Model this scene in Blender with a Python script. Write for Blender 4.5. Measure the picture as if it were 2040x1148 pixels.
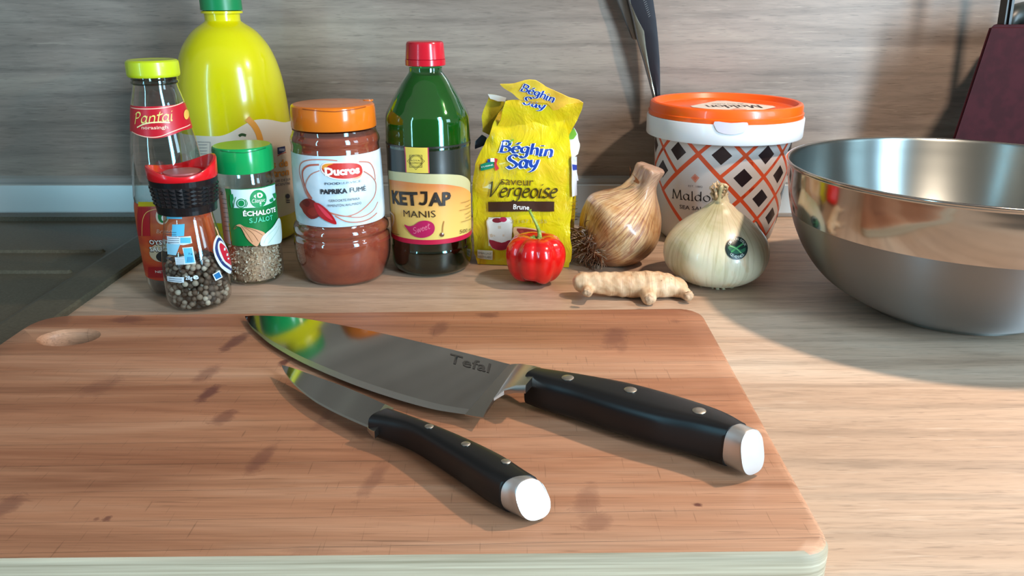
import bpy, bmesh, math, random
from math import sin, cos, pi, radians, atan2, sqrt, hypot
from mathutils import Vector, Matrix, noise as mnoise
from mathutils.bvhtree import BVHTree
for o in list(bpy.data.objects): bpy.data.objects.remove(o)
random.seed(7)
SC = bpy.context.scene
COL = SC.collection
# ------------------------------------------------------------------ camera
F = 1600.0; H = 0.22; PITCH = radians(20.0); SP, CP = sin(PITCH), cos(PITCH)
cam_d = bpy.data.cameras.new('camera'); cam = bpy.data.objects.new('camera', cam_d); COL.objects.link(cam)
cam.location = (0, 0, H); cam.rotation_euler = (radians(90) - PITCH, 0, 0)
cam_d.sensor_width = 36; cam_d.lens = F / 2040 * 36; cam_d.clip_start = 0.01
SC.camera = cam
# ------------------------------------------------------------------ world, lights, exposure
w = bpy.data.worlds.new('world'); SC.world = w; w.use_nodes = True
w.node_tree.nodes['Background'].inputs[0].default_value = (0.90, 0.84, 0.80, 1)
w.node_tree.nodes['Background'].inputs[1].default_value = 0.40
def area(name, loc, target, sx, sy, power, color, spread=180, shape='RECTANGLE'):
    l = bpy.data.lights.new(name, 'AREA'); l.shape = shape; l.size = sx; l.size_y = sy
    l.energy = power; l.color = color; l.spread = radians(spread)
    o = bpy.data.objects.new(name, l); COL.objects.link(o); o.location = loc
    o.rotation_euler = (Vector(target) - Vector(loc)).to_track_quat('-Z', 'Y').to_euler()
    return o
area('cupboard_lamp', (0.40, 0.47, 0.52), (0.36, 0.49, 0), 0.035, 0.035, 3.5, (1.0, 0.77, 0.60), 180, 'DISK')
area('window_pane', (1.05, -0.62, 0.30), (0.0, 0.6, 0.30), 0.15, 1.6, 36, (0.80, 0.92, 1.0))
area('window_pane', (1.148, -0.538, 0.30), (0.0, 0.6, 0.30), 0.10, 1.6, 11, (0.20, 0.64, 1.0))
area('window_pane', (0.955, -0.702, 0.30), (0.0, 0.6, 0.30), 0.10, 1.6, 10, (0.22, 0.68, 1.0))
area('window_side', (1.30, -0.02, 0.42), (0.0, 0.45, 0.05), 0.30, 0.5, 3.5, (0.50, 0.82, 1.0))
area('window_left', (-1.15, -0.75, 0.30), (0.3, 0.5, 0.30), 0.08, 1.6, 8, (0.30, 0.75, 1.0))
SC.view_settings.view_transform = 'Standard'; SC.view_settings.look = 'None'
SC.view_settings.gamma = 1; SC.view_settings.exposure = 0.15; SC.view_settings.use_curve_mapping = False
SC.cycles.use_denoising = True
SC.cycles.max_bounces = 12; SC.cycles.transparent_max_bounces = 24
SC.cycles.caustics_reflective = False; SC.cycles.caustics_refractive = False
SC.cycles.sample_clamp_indirect = 4
# ------------------------------------------------------------------ photo measurement helpers
def ray(u, v):
    dx = (u - 1020) / F; dy = (v - 574) / F
    return Vector((dx, CP - dy * SP, -SP - dy * CP))
CAM = Vector((0, 0, H))
def P(u, v, z=0.0):
    d = ray(u, v); return CAM + d * ((z - H) / d.z)
def PY(u, v, y):
    d = ray(u, v); return CAM + d * (y / d.y)
def zat(y, v):
    dy = (v - 574) / F
    return H - y * (SP + dy * CP) / (CP - dy * SP)
def depth(y, z): return y * CP + (H - z) * SP
# ------------------------------------------------------------------ colour / material helpers
def lin(c):
    if isinstance(c, str):
        c = [int(c[i:i + 2], 16) / 255 for i in (0, 2, 4)]
    return tuple(x / 12.92 if x <= .04045 else ((x + .055) / 1.055) ** 2.4 for x in c[:3]) + (1,)
MATS = {}
def mat(name, color='808080', rough=.5, metal=0, spec=.5, coat=0, sss=0, trans=0, ior=1.45, noise=None, bump=None, aniso=0, sssr=.01):
    if name in MATS: return MATS[name]
    m = bpy.data.materials.new(name); m.use_nodes = True; MATS[name] = m
    nt = m.node_tree; b = nt.nodes['Principled BSDF']; I = b.inputs
    I['Base Color'].default_value = lin(color); I['Roughness'].default_value = rough; I['Metallic'].default_value = metal
    I['Specular IOR Level'].default_value = spec; I['Coat Weight'].default_value = coat; I['Coat Roughness'].default_value = .05
    I['Subsurface Weight'].default_value = sss; I['Subsurface Scale'].default_value = sssr
    I['Transmission Weight'].default_value = trans; I['IOR'].default_value = ior
    I['Anisotropic'].default_value = aniso
    if noise:   # (color2, scale xyz, lo, hi)
        c2, sc, lo, hi = noise
        f = noise_node(nt, sc)
        r = ramp(nt, f, [(lo, color), (hi, c2)])
        nt.links.new(r, I['Base Color'])
    if bump:    # (scale xyz, strength, distance)
        f = noise_node(nt, bump[0])
        bm_ = nt.nodes.new('ShaderNodeBump'); bm_.inputs['Strength'].default_value = bump[1]; bm_.inputs['Distance'].default_value = bump[2]
        nt.links.new(f, bm_.inputs['Height']); nt.links.new(bm_.outputs[0], I['Normal'])
    return m
def noise_node(nt, sc, detail=4, rough=.55, dist=0, coord='Object', rot=(0, 0, 0)):
    tc = nt.nodes.new('ShaderNodeTexCoord'); mp = nt.nodes.new('ShaderNodeMapping'); n = nt.nodes.new('ShaderNodeTexNoise')
    mp.inputs['Scale'].default_value = sc if not isinstance(sc, (int, float)) else (sc, sc, sc)
    mp.inputs['Rotation'].default_value = rot
    n.inputs['Scale'].default_value = 1; n.inputs['Detail'].default_value = detail; n.inputs['Roughness'].default_value = rough
    n.inputs['Distortion'].default_value = dist
    nt.links.new(tc.outputs[coord], mp.inputs[0]); nt.links.new(mp.outputs[0], n.inputs['Vector'])
    return n.outputs['Fac']
def ramp(nt, fac, stops):
    r = nt.nodes.new('ShaderNodeValToRGB'); e = r.color_ramp.elements
    while len(e) < len(stops): e.new(.5)
    for k, (p, c) in enumerate(stops):
        e[k].position = p; e[k].color = lin(c) if not isinstance(c, (int, float)) else (c, c, c, 1)
    nt.links.new(fac, r.inputs[0]); return r.outputs[0]
def mixc(nt, fac, a, b, mode='MIX'):
    m = nt.nodes.new('ShaderNodeMix'); m.data_type = 'RGBA'; m.blend_type = mode
    for sock, val in ((m.inputs[0], fac), (m.inputs[6], a), (m.inputs[7], b)):
        if isinstance(val, bpy.types.NodeSocket): nt.links.new(val, sock)
        elif isinstance(val, (int, float)): sock.default_value = val
        else: sock.default_value = lin(val)
    return m.outputs[2]
def math_(nt, op, a, b=None, c=None, clamp=False):
    m = nt.nodes.new('ShaderNodeMath'); m.operation = op; m.use_clamp = clamp
    for k, val in enumerate((a, b, c)):
        if val is None: continue
        if isinstance(val, bpy.types.NodeSocket): nt.links.new(val, m.inputs[k])
        else: m.inputs[k].default_value = val
    return m.outputs[0]
def bump_(nt, bsdf, h, strength, dist):
    b = nt.nodes.new('ShaderNodeBump'); b.inputs['Strength'].default_value = strength; b.inputs['Distance'].default_value = dist
    nt.links.new(h, b.inputs['Height']); nt.links.new(b.outputs[0], bsdf.inputs['Normal'])
def thin_glass(name, tint='ffffff', rough=.02, refl=1.0, ior=1.5, haze=0, hazecol='ffffff'):
    """thin-walled clear shell: light passes straight through, tinted, with a Fresnel mirror on top"""
    if name in MATS: return MATS[name]
    m = bpy.data.materials.new(name); m.use_nodes = True; MATS[name] = m; nt = m.node_tree
    nt.nodes.remove(nt.nodes['Principled BSDF']); out = nt.nodes['Material Output']
    t = nt.nodes.new('ShaderNodeBsdfTransparent'); t.inputs[0].default_value = lin(tint)
    g = nt.nodes.new('ShaderNodeBsdfGlossy'); g.inputs['Roughness'].default_value = rough
    lw = nt.nodes.new('ShaderNodeLayerWeight'); lw.inputs['Blend'].default_value = .5
    f0 = ((ior - 1) / (ior + 1)) ** 2
    fr = math_(nt, 'MULTIPLY_ADD', math_(nt, 'POWER', lw.outputs['Facing'], 4.0), 1 - f0, f0 * 1.6)
    last = t.outputs[0]
    if haze:
        d = nt.nodes.new('ShaderNodeBsdfDiffuse'); d.inputs[0].default_value = lin(hazecol)
        mh = nt.nodes.new('ShaderNodeMixShader'); mh.inputs[0].default_value = haze
        nt.links.new(last, mh.inputs[1]); nt.links.new(d.outputs[0], mh.inputs[2]); last = mh.outputs[0]
    k = math_(nt, 'MULTIPLY', fr, refl * .8, clamp=True)
    mx = nt.nodes.new('ShaderNodeMixShader'); nt.links.new(k, mx.inputs[0]); nt.links.new(last, mx.inputs[1]); nt.links.new(g.outputs[0], mx.inputs[2])
    nt.links.new(mx.outputs[0], out.inputs[0]); return m
# ------------------------------------------------------------------ object helpers
def link(name, bm, mats, parent=None, smooth=False, loc=None, autosmooth=None):
    me = bpy.data.meshes.new(name)
    bmesh.ops.recalc_face_normals(bm, faces=bm.faces) if smooth != 'keep' else None
    bm.to_mesh(me); bm.free()
    if not isinstance(mats, (list, tuple)): mats = [mats]
    for m in mats: me.materials.append(m)
    if smooth:
        me.polygons.foreach_set('use_smooth', [True] * len(me.polygons))
    if autosmooth:
        me.set_sharp_from_angle(angle=radians(autosmooth))
    o = bpy.data.objects.new(name, me); COL.objects.link(o)
    if loc is not None:
        me.transform(Matrix.Translation(-Vector(loc))); o.location = loc
    if parent is not None:
        o.parent = parent
        base = Vector((0, 0, 0)); p = parent
        while p is not None: base += p.location; p = p.parent
        if o.location.length == 0: me.transform(Matrix.Translation(-base))
        else: o.location = Vector(o.location) - base
    return o
def thing(name, label, cat, loc, group=None):
    o = bpy.data.objects.new(name, None); COL.objects.link(o); o.location = loc; o.empty_display_size = .02
    tag(o, label, cat, group); return o
def tag(o, label=None, cat=None, group=None, kind=None):
    if label: o['label'] = label
    if cat: o['category'] = cat
    if group: o['group'] = group
    if kind: o['kind'] = kind
    return o
def base_of(p):
    b = Vector((0, 0, 0))
    while p is not None: b += p.location; p = p.parent
    return b
def box(bm, x0, x1, y0, y1, z0, z1, mi=0):
    vs = [bm.verts.new((x, y, z)) for x in (x0, x1) for y in (y0, y1) for z in (z0, z1)]
    for q in ((0, 1, 3, 2), (4, 6, 7, 5), (0, 4, 5, 1), (2, 3, 7, 6), (0, 2, 6, 4), (1, 5, 7, 3)):
        bm.faces.new([vs[i] for i in q]).material_index = mi
    return vs
def catmull(pts, n=6, closed=False):
    out = []; N = len(pts); V = [Vector(p) for p in pts]
    rng = range(N if closed else N - 1)
    for i in rng:
        if closed: p0, p1, p2, p3 = V[(i - 1) % N], V[i], V[(i + 1) % N], V[(i + 2) % N]
        else: p0, p1, p2, p3 = V[max(i - 1, 0)], V[i], V[i + 1], V[min(i + 2, N - 1)]
        for k in range(n):
            t = k / n
            out.append(.5 * ((2 * p1) + (p2 - p0) * t + (2 * p0 - 5 * p1 + 4 * p2 - p3) * t * t + (3 * p1 - p0 - 3 * p2 + p3) * t ** 3))
    if not closed: out.append(V[-1])
    return out
def tube(bm, pts, radii, seg=8, cap=True, mi=0):
    rings = []; up = Vector((0, 0, 1))
    for i, p in enumerate(pts):
        a = pts[max(i - 1, 0)]; b = pts[min(i + 1, len(pts) - 1)]
        t = (b - a).normalized()
        if i == 0:
            up = t.orthogonal().normalized()
        up = (up - t * up.dot(t)).normalized(); sd = t.cross(up)
        r = radii[i] if isinstance(radii, (list, tuple)) else radii
        rings.append([bm.verts.new(p + (up * cos(2 * pi * k / seg) + sd * sin(2 * pi * k / seg)) * r) for k in range(seg)])
    for A, B in zip(rings, rings[1:]):
        for k in range(seg):
            bm.faces.new((A[k], A[(k + 1) % seg], B[(k + 1) % seg], B[k])).material_index = mi
    if cap:
        bm.faces.new(rings[0][::-1]).material_index = mi; bm.faces.new(rings[-1]).material_index = mi
# ------------------------------------------------------------------ bodies of revolution
class Rev:
    """vertical body of revolution measured on the photograph: base pixel, then (v, half width px) down its side"""
    def __init__(s, bu, bv, rows=None, prof=None):
        p = P(bu, bv); s.x, s.y = p.x, p.y; s.bv = bv
        s.face = atan2(-s.y, -s.x)
        if rows:
            prof = []
            for v, hw in rows:
                z = zat(s.y, v); prof.append((z, hw * depth(s.y, z) / F))
        s.prof = sorted(prof, key=lambda q: q[0])
    def z(s, v): return zat(s.y, v)
    def R(s, z):
        p = s.prof
        if z <= p[0][0]: return p[0][1]
        for (z0, r0), (z1, r1) in zip(p, p[1:]):
            if z <= z1: return r0 + (r1 - r0) * (z - z0) / max(z1 - z0, 1e-9)
        return p[-1][1]
    def loc(s): return Vector((s.x, s.y, 0))
    def at(s, u, v):
        """pixel -> (phi, z) on the surface"""
        d = ray(u, v); r = .03; z = zat(s.y, v)
        for _ in range(12):
            r = s.R(z)
            ax, ay = -s.x, -s.y; A = d.x ** 2 + d.y ** 2; B = 2 * (ax * d.x + ay * d.y); C = ax * ax + ay * ay - r * r
            disc = B * B - 4 * A * C
            t = (-B - sqrt(max(disc, 0))) / (2 * A)
            z = .5 * z + .5 * (H + d.z * t)
        p = CAM + d * t
        ph = atan2(p.y - s.y, p.x - s.x) - s.face
        ph = (ph + pi) % (2 * pi) - pi
        return ph, H + d.z * t
    def pt(s, ph, z, eps=0):
        r = s.R(z) + eps; a = s.face + ph
        return Vector((s.x + r * cos(a), s.y + r * sin(a), z))
def lathe(bm, cx, cy, prof, seg=64, mi=0, close_bottom=True, close_top=True, f=None):
    rings = []
    for z, r in prof:
        ring = []
        for k in range(seg):
            a = 2 * pi * k / seg
            rr, zz = (f(a, z, r) if f else (r, z))
            ring.append(bm.verts.new((cx + rr * cos(a), cy + rr * sin(a), zz)))
        rings.append(ring)
    for A, B in zip(rings, rings[1:]):
        for k in range(seg):
            bm.faces.new((A[k], A[(k + 1) % seg], B[(k + 1) % seg], B[k])).material_index = mi
    if close_bottom: bm.faces.new(rings[0][::-1]).material_index = mi
    if close_top: bm.faces.new(rings[-1]).material_index = mi
    return rings
def smooth_prof(prof, n=4):
    return [(p.x, max(p.y, 0.0004)) for p in catmull([(z, r, 0) for z, r in prof], n)]
# ------------------------------------------------------------------ prints wrapped on surfaces
class RevMap:
    def __init__(s, rev, eps=.00025): s.r = rev; s.e = eps; s.rr = rev.R(sum(p[0] for p in rev.prof) / len(rev.prof)); s.step = .0035; s.stepy = .006
    def conv(s, p): ph, z = s.r.at(*p); return Vector((ph * s.rr, z))
    def px(s, p, h):   # pixel length -> 2D units near p
        a = s.r.at(*p); return h * depth(s.r.y - s.r.R(a[1]), a[1]) / F / CP * .97
    def M(s, q, e): return s.r.pt(q.x / s.rr, q.y, s.e + e)
class RayMap:
    """prints on any mesh: the flat drawing is laid onto the surface seen from the front"""
    def __init__(s, bvh, eps=.0003, step=9): s.b = bvh; s.e = eps; s.step = step; s.stepy = step
    def conv(s, p): return Vector((p[0], -p[1]))
    def px(s, p, h): return h
    def M(s, q, e):
        d = ray(q.x, -q.y).normalized()
        loc, n, i, t = s.b.ray_cast(CAM, d)
        if loc is None: return None
        if n.dot(d) > 0: n = -n
        return loc + n * (s.e + e)
class PlaneMap:
    """prints on a plane: origin, x axis, y axis in metres"""
    def __init__(s, o, ax, ay, eps=.0002): s.o = Vector(o); s.ax = Vector(ax); s.ay = Vector(ay); s.n = s.ax.cross(s.ay).normalized(); s.e = eps; s.step = s.stepy = 9
    def conv(s, p): return Vector(p)
    def px(s, p, h): return h
    def M(s, q, e): return s.o + s.ax * q.x + s.ay * q.y + s.n * (s.e + e)
class Print:
    def __init__(s, mp): s.m = mp; s.bm = bmesh.new(); s.mats = []; s.layer = 0
    def mi(s, m):
        if m not in s.mats: s.mats.append(m)
        return s.mats.index(m)
    def flat(s, b, m, up=True):
        """b: 2D bmesh in map coordinates"""
        if up: s.layer += 1
        e = s.layer * .00005
        if not b.verts: b.free(); return
        for ax, st in ((0, s.m.step), (1, s.m.stepy)):
            lo = min(v.co[ax] for v in b.verts); hi = max(v.co[ax] for v in b.verts)
            k = math.floor(lo / st) + 1
            while k * st < hi:
                co = [0, 0, 0]; no = [0, 0, 0]; co[ax] = k * st; no[ax] = 1
                bmesh.ops.bisect_plane(b, geom=b.verts[:] + b.edges[:] + b.faces[:], plane_co=co, plane_no=no, dist=1e-7); k += 1
        vm = {}; i = s.mi(m)
        for v in b.verts:
            p = s.m.M(Vector((v.co.x, v.co.y)), e)
            vm[v] = s.bm.verts.new(p) if p is not None else None
        for f in b.faces:
            vs = [vm[v] for v in f.verts]
            if None in vs: continue
            try: nf = s.bm.faces.new(vs); nf.material_index = i; nf.smooth = True
            except ValueError: pass
        b.free()
    def poly2(s, pts, m, up=True):
        b = bmesh.new(); vs = [b.verts.new((p[0], p[1], 0)) for p in pts]
        es = [b.edges.new((vs[i], vs[(i + 1) % len(vs)])) for i in range(len(vs))]
        bmesh.ops.triangle_fill(b, use_beauty=True, use_dissolve=False, edges=es)
        s.flat(b, m, up)
    def poly(s, pts, m, smooth=0, up=True):
        q = [s.m.conv(p) for p in pts]
        if smooth: q = [p.xy for p in catmull([p.to_3d() for p in q], smooth, True)]
        s.poly2(q, m, up)
    def rect(s, u0, v0, u1, v1, m, n=8):
        top = [(u0 + (u1 - u0) * k / n, v0) for k in range(n + 1)]
        bot = [(u1 - (u1 - u0) * k / n, v1) for k in range(n + 1)]
        s.poly(top + bot, m)
    def rect2(s, x0, y0, x1, y1, m): s.poly2([(x0, y0), (x1, y0), (x1, y1), (x0, y1)], m)
    def oval(s, u, v, ru, rv, m, rot=0, n=28):
        s.poly([(u + ru * cos(2 * pi * k / n) * cos(rot) - rv * sin(2 * pi * k / n) * sin(rot),
                 v + ru * cos(2 * pi * k / n) * sin(rot) + rv * sin(2 * pi * k / n) * cos(rot)) for k in range(n)], m)
    def stroke(s, pts, wd, m, smooth=6, closed=False, nib=None, up=True):
        q = [s.m.conv(p).to_3d() for p in pts]; wu = s.m.px(pts[0], wd)
        s.stroke2(q, wu, m, smooth, closed, nib, up)
    def stroke2(s, q, wu, m, smooth=6, closed=False, nib=None, up=True):
        if smooth: q = catmull(q, smooth, closed)
        b = bmesh.new(); L = []; N = len(q)
        for i, p in enumerate(q):
            a = q[(i - 1) % N] if closed or i else q[0]; c = q[(i + 1) % N] if closed or i < N - 1 else q[-1]
            t = (c - a).normalized(); n = Vector((-t.y, t.x, 0)) * wu * .5
            if nib is not None:
                nv = Vector((cos(nib), sin(nib), 0)) * wu * .5
                if nv.dot(n) < 0: nv = -nv
                n = n * .28 + nv * .8
            L.append((b.verts.new(p + n), b.verts.new(p - n)))
        for i in range(N if closed else N - 1):
            A, B = L[i], L[(i + 1) % N]
            b.faces.new((A[0], B[0], B[1], A[1]))
        s.flat(b, m, up)
    def text(s, txt, p1, p2, h, m, bold=0, shear=0, fs=1.0):
        """text whose baseline runs p1..p2 (pixels), cap height h pixels"""
        A, B = s.m.conv(p1), s.m.conv(p2); hh = s.m.px(((p1[0] + p2[0]) / 2, (p1[1] + p2[1]) / 2), h)
        s.text2(txt, A, B, hh, m, bold, shear)
    def text2(s, txt, A, B, hh, m, bold=0, shear=0):
        cu = bpy.data.curves.new('t', 'FONT'); cu.body = txt; cu.size = 1; cu.offset = bold; cu.shear = shear; cu.resolution_u = 2
        o = bpy.data.objects.new('t', cu); COL.objects.link(o); bpy.context.view_layer.update()
        me = o.to_mesh(); b = bmesh.new(); b.from_mesh(me); o.to_mesh_clear(); bpy.data.objects.remove(o); bpy.data.curves.remove(cu)
        if not b.verts: b.free(); return
        x0 = min(v.co.x for v in b.verts); x1 = max(v.co.x for v in b.verts)
        d = Vector((B[0] - A[0], B[1] - A[1])); n = Vector((-d.y, d.x)).normalized()
        for v in b.verts:
            q = Vector((A[0], A[1])) + d * ((v.co.x - x0) / (x1 - x0)) + n * (v.co.y / .73 * hh)
            v.co = (q.x, q.y, 0)
        s.flat(b, m)
    def pen(s, txt, p1, p2, h, m, wd=.13, nib=.5, slant=0, wide=1.0):
        """lettering drawn with a broad pen; h = cap height px"""
        A, B = s.m.conv(p1), s.m.conv(p2); hh = s.m.px(((p1[0] + p2[0]) / 2, (p1[1] + p2[1]) / 2), h)
        s.pen2(txt, A, B, hh, m, wd, nib, slant)
    def pen2(s, txt, A, B, hh, m, wd=.13, nib=.5, slant=0):
        x = 0; L = []
        for ch in txt:
            if ch == ' ': x += .35; continue
            adv, strokes = GLYPH[ch]
            for st in strokes: L.append([(px + x, py) for px, py in st])
            x += adv
        x -= .1; d = Vector((B[0] - A[0], B[1] - A[1])); n = Vector((-d.y, d.x)).normalized()
        ang = atan2(d.y, d.x); s.layer += 1
        for st in L:
            q = []
            for px, py in st:
                c = Vector((A[0], A[1])) + d * ((px + py * slant) / x) + n * py * hh
                q.append(c.to_3d())
            s.stroke2(q, hh * wd, m, 4, False, nib + ang if nib is not None else None, up=False)
    def build(s, name, parent=None):
        for v in [v for v in s.bm.verts if not v.link_faces]: s.bm.verts.remove(v)
        return link(name, s.bm, s.mats or [mat('ink')], parent, smooth='keep')
GLYPH = {
 'B': (.78, [[(.12, 0), (.12, .5), (.12, 1)], [(.0, 1), (.35, 1), (.55, .9), (.55, .65), (.35, .53), (.15, .53)], [(.15, .53), (.45, .5), (.65, .35), (.6, .1), (.35, 0), (0, 0)]]),
 'é': (.58, [[(.05, .33), (.3, .36), (.46, .45), (.35, .62), (.15, .55), (.05, .3), (.15, .05), (.35, .02), (.48, .15)], [(.25, .78), (.42, .98)]]),
 'e': (.56, [[(.05, .33), (.3, .36), (.46, .45), (.35, .62), (.15, .55), (.05, .3), (.15, .05), (.35, .02), (.48, .15)]]),
 'g': (.6, [[(.45, .58), (.25, .64), (.06, .5), (.06, .25), (.22, .1), (.42, .2), (.46, .6), (.46, .1), (.42, -.2), (.22, -.32), (.04, -.22)]]),
 'h': (.62, [[(.1, 1), (.1, .5), (.1, 0)], [(.1, .4), (.25, .6), (.43, .58), (.48, .35), (.48, 0)]]),
 'i': (.3, [[(.1, .62), (.1, .3), (.1, .05), (.2, 0)], [(.1, .82), (.12, .9)]]),
 'n': (.62, [[(.1, .62), (.1, .3), (.1, 0)], [(.1, .4), (.25, .6), (.43, .58), (.48, .35), (.48, .02), (.56, 0)]]),
 'S': (.72, [[(.55, .85), (.4, 1), (.2, .98), (.06, .8), (.15, .6), (.4, .45), (.56, .27), (.45, .04), (.22, -.02), (.02, .15)]]),
 'a': (.62, [[(.46, .5), (.28, .64), (.08, .5), (.05, .22), (.18, .02), (.36, .1), (.46, .35)], [(.47, .62), (.46, .3), (.46, .06), (.56, .02)]]),
 'y': (.62, [[(.06, .62), (.1, .25), (.28, .1), (.45, .3)], [(.52, .64), (.45, .25), (.3, -.15), (.05, -.32)]]),
 'P': (.72, [[(.15, -.1), (.15, .5), (.15, 1)], [(.0, .8), (.2, 1), (.48, .95), (.55, .7), (.4, .5), (.15, .45)]]),
 't': (.42, [[(.2, .95), (.15, .5), (.16, .08), (.28, 0), (.38, .1)], [(.0, .66), (.2, .66), (.42, .74)]]),
 'V': (.8, [[(.0, .9), (.1, 1), (.16, .7), (.26, .02)], [(.26, .02), (.5, .5), (.72, 1), (.82, .98)]]),
 'r': (.45, [[(.1, .62), (.1, .3), (.1, 0)], [(.1, .38), (.24, .6), (.4, .62)]]),
 'o': (.6, [[(.28, .63), (.08, .5), (.06, .2), (.25, 0), (.45, .12), (.48, .42), (.28, .63)]]),
 's': (.48, [[(.4, .55), (.25, .64), (.08, .54), (.12, .38), (.34, .26), (.38, .1), (.2, 0), (.02, .1)]]),
 'M': (1.05, [[(.1, 0), (.14, .5), (.18, 1)], [(.18, 1), (.35, .5), (.5, .02)], [(.5, .02), (.65, .5), (.8, 1)], [(.82, 1), (.84, .5), (.88, 0)], [(0, 0), (.2, 0)], [(.78, 0), (1, 0)]]),
 'l': (.3, [[(.12, 1), (.12, .5), (.12, 0)], [(.02, 0), (.22, 0)]]),
 'd': (.62, [[(.46, .5), (.28, .64), (.08, .5), (.05, .22), (.18, .02), (.36, .1), (.46, .35)], [(.47, 1.02), (.46, .5), (.46, .0)]]),
 'C': (.75, [[(.6, .85), (.4, 1), (.15, .85), (.05, .5), (.15, .12), (.4, 0), (.62, .15)]]),
 'c': (.52, [[(.42, .52), (.28, .63), (.1, .5), (.06, .28), (.16, .05), (.3, 0), (.44, .1)]]),
 'w': (.8, [[(.02, .62), (.15, .05), (.2, .0), (.34, .6), (.5, .0), (.56, .05), (.7, .64)]]),
}
# ------------------------------------------------------------------ wood materials
def laminate(name, cols, axis, tone=1.0, rough=.45, bumpd=.0002):
    """oak laminate; grain along X, cross direction axis 1 (Y) or 2 (Z)"""
    m = bpy.data.materials.new(name); m.use_nodes = True; nt = m.node_tree; b = nt.nodes['Principled BSDF']
    def sc(a, c): return (a, c, c)
    broad = noise_node(nt, sc(1.6, 9), 4, .6, 1.6)
    mid = noise_node(nt, sc(7, 75), 5, .65, 1.8)
    fine = noise_node(nt, sc(34, 520), 3, .65, .8); pore = noise_node(nt, sc(55, 900), 2, .5, .4); chalk = noise_node(nt, sc(26, 420), 3, .6, .6)
    # cathedral lines
    tc = nt.nodes.new('ShaderNodeTexCoord'); mp = nt.nodes.new('ShaderNodeMapping'); mp.inputs['Scale'].default_value = (1.2, 12, 12)
    wv = nt.nodes.new('ShaderNodeTexWave'); wv.wave_type = 'BANDS'; wv.bands_direction = 'Y' if axis == 1 else 'Z'
    wv.inputs['Scale'].default_value = .9; wv.inputs['Distortion'].default_value = 7; wv.inputs['Detail'].default_value = 3; wv.inputs['Detail Scale'].default_value = .8
    nt.links.new(tc.outputs['Object'], mp.inputs[0]); nt.links.new(mp.outputs[0], wv.inputs[0])
    c = ramp(nt, broad, [(.28, cols[0]), (.5, cols[1]), (.74, cols[2])])
    c = mixc(nt, .8 * tone, c, ramp(nt, mid, [(.3, .72), (.5, .96), (.75, 1.0)]), 'MULTIPLY')
    c = mixc(nt, .75 * tone, c, ramp(nt, fine, [(.32, .74), (.5, .98), (.68, 1.0)]), 'MULTIPLY')
    c = mixc(nt, .6, c, ramp(nt, pore, [(.30, .55), (.38, 1)]), 'MULTIPLY')
    c = mixc(nt, ramp(nt, chalk, [(.60, 0), (.72, .45)]), c, cols[2])
    c = mixc(nt, .5, c, ramp(nt, wv.outputs['Fac'], [(.0, .66), (.22, 1.0), (1, 1.0)]), 'MULTIPLY')
    nt.links.new(c, b.inputs['Base Color']); b.inputs['Roughness'].default_value = rough; b.inputs['Specular IOR Level'].default_value = .35
    bump_(nt, b, fine, .25, bumpd); return m
WALLM = laminate('oak_laminate_grey', ('74665b', '8c7e73', 'a59889'), 2, .9)
CNTM = laminate('oak_laminate_counter', ('b0927a', 'c6aa92', 'd9c5b0'), 1)
# ------------------------------------------------------------------ setting
WY = .84
bm = bmesh.new(); box(bm, -1.3, 1.5, WY, WY + .03, -.05, 1.2); tag(link('wall_back', bm, WALLM), kind='structure')
bm = bmesh.new(); box(bm, -.325, 1.5, .215, WY, -.038, 0)
bmesh.ops.bevel(bm, geom=[e for e in bm.edges if abs(e.verts[0].co.z) < 1e-6 and abs(e.verts[1].co.z) < 1e-6 and e.verts[0].co.y < .3 and e.verts[1].co.y < .3], offset=.004, segments=3, affect='EDGES')
ct = link('worktop', bm, CNTM); tag(ct, 'long oak-look kitchen worktop under everything, grey-brown grain', 'worktop')
bm = bmesh.new(); box(bm, -1.3, 1.5, .25, WY - .001, -.899, -.0385); bmesh.ops.bevel(bm, geom=bm.edges[:], offset=.001, segments=1, affect='EDGES')
tag(link('base_cupboard', bm, mat('cupboard_grey', 'b0a498', .5)), 'grey-brown base cupboard carrying the worktop and the sink', 'cupboard')
# sealing strip between wall and worktop: thin lip, broad face, foot
bm = bmesh.new(); y1 = WY; y0 = WY - .014
prof = [(y1, .0005), (y0 - .002, .0005), (y0 - .002, .003), (y0, .004), (y0 + .002, .033), (y0 + .003, .034), (y0 + .003, .0365), (y0 + .005, .040), (y1, .041)]
a = [bm.verts.new((-1.3, y, z)) for y, z in prof]; b_ = [bm.verts.new((1.5, y, z)) for y, z in prof]
for i in range(len(prof) - 1): bm.faces.new((a[i], b_[i], b_[i + 1], a[i + 1])).material_index = 1 if i in (0, 1, 2, 5, 6) else 0
bm.faces.new(a); bm.faces.new(b_[::-1])
bm.normal_update()
tr = link('trim_1', bm, [mat('strip_alu', 'c4c8c6', .3, .5), mat('strip_lip', '8f8d88', .5)]); tag(tr, kind='structure')
# room beyond the camera, seen only in the metal
ROOM = mat('room_paint', 'b9b4ac', .8); DARK = mat('cupboard_front', '4d4a48', .5)
bm = bmesh.new(); box(bm, -2.2, 2.2, -2.0, -1.96, -.9, 1.6); tag(link('wall_front', bm, ROOM), kind='structure')
bm = bmesh.new(); box(bm, -2.2, 2.2, -2.0, 1.0, -.94, -.9); tag(link('floor', bm, mat('floor_tile', '8a8078', .4, noise=('9a9088', 3, .4, .6))), kind='structure')
# wall cupboard above (out of frame): its underside darkens the top of the metal reflections and carries the lamp
bm = bmesh.new(); box(bm, -1.3, 1.5, .50, WY - .0005, .545, 1.1); bmesh.ops.bevel(bm, geom=bm.edges[:], offset=.002, segments=1, affect='EDGES')
tag(link('wall_cupboard', bm, mat('cupboard_grey', 'b0a498', .5)), 'grey-brown wall cupboard hanging above the worktop', 'cupboard')
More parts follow.
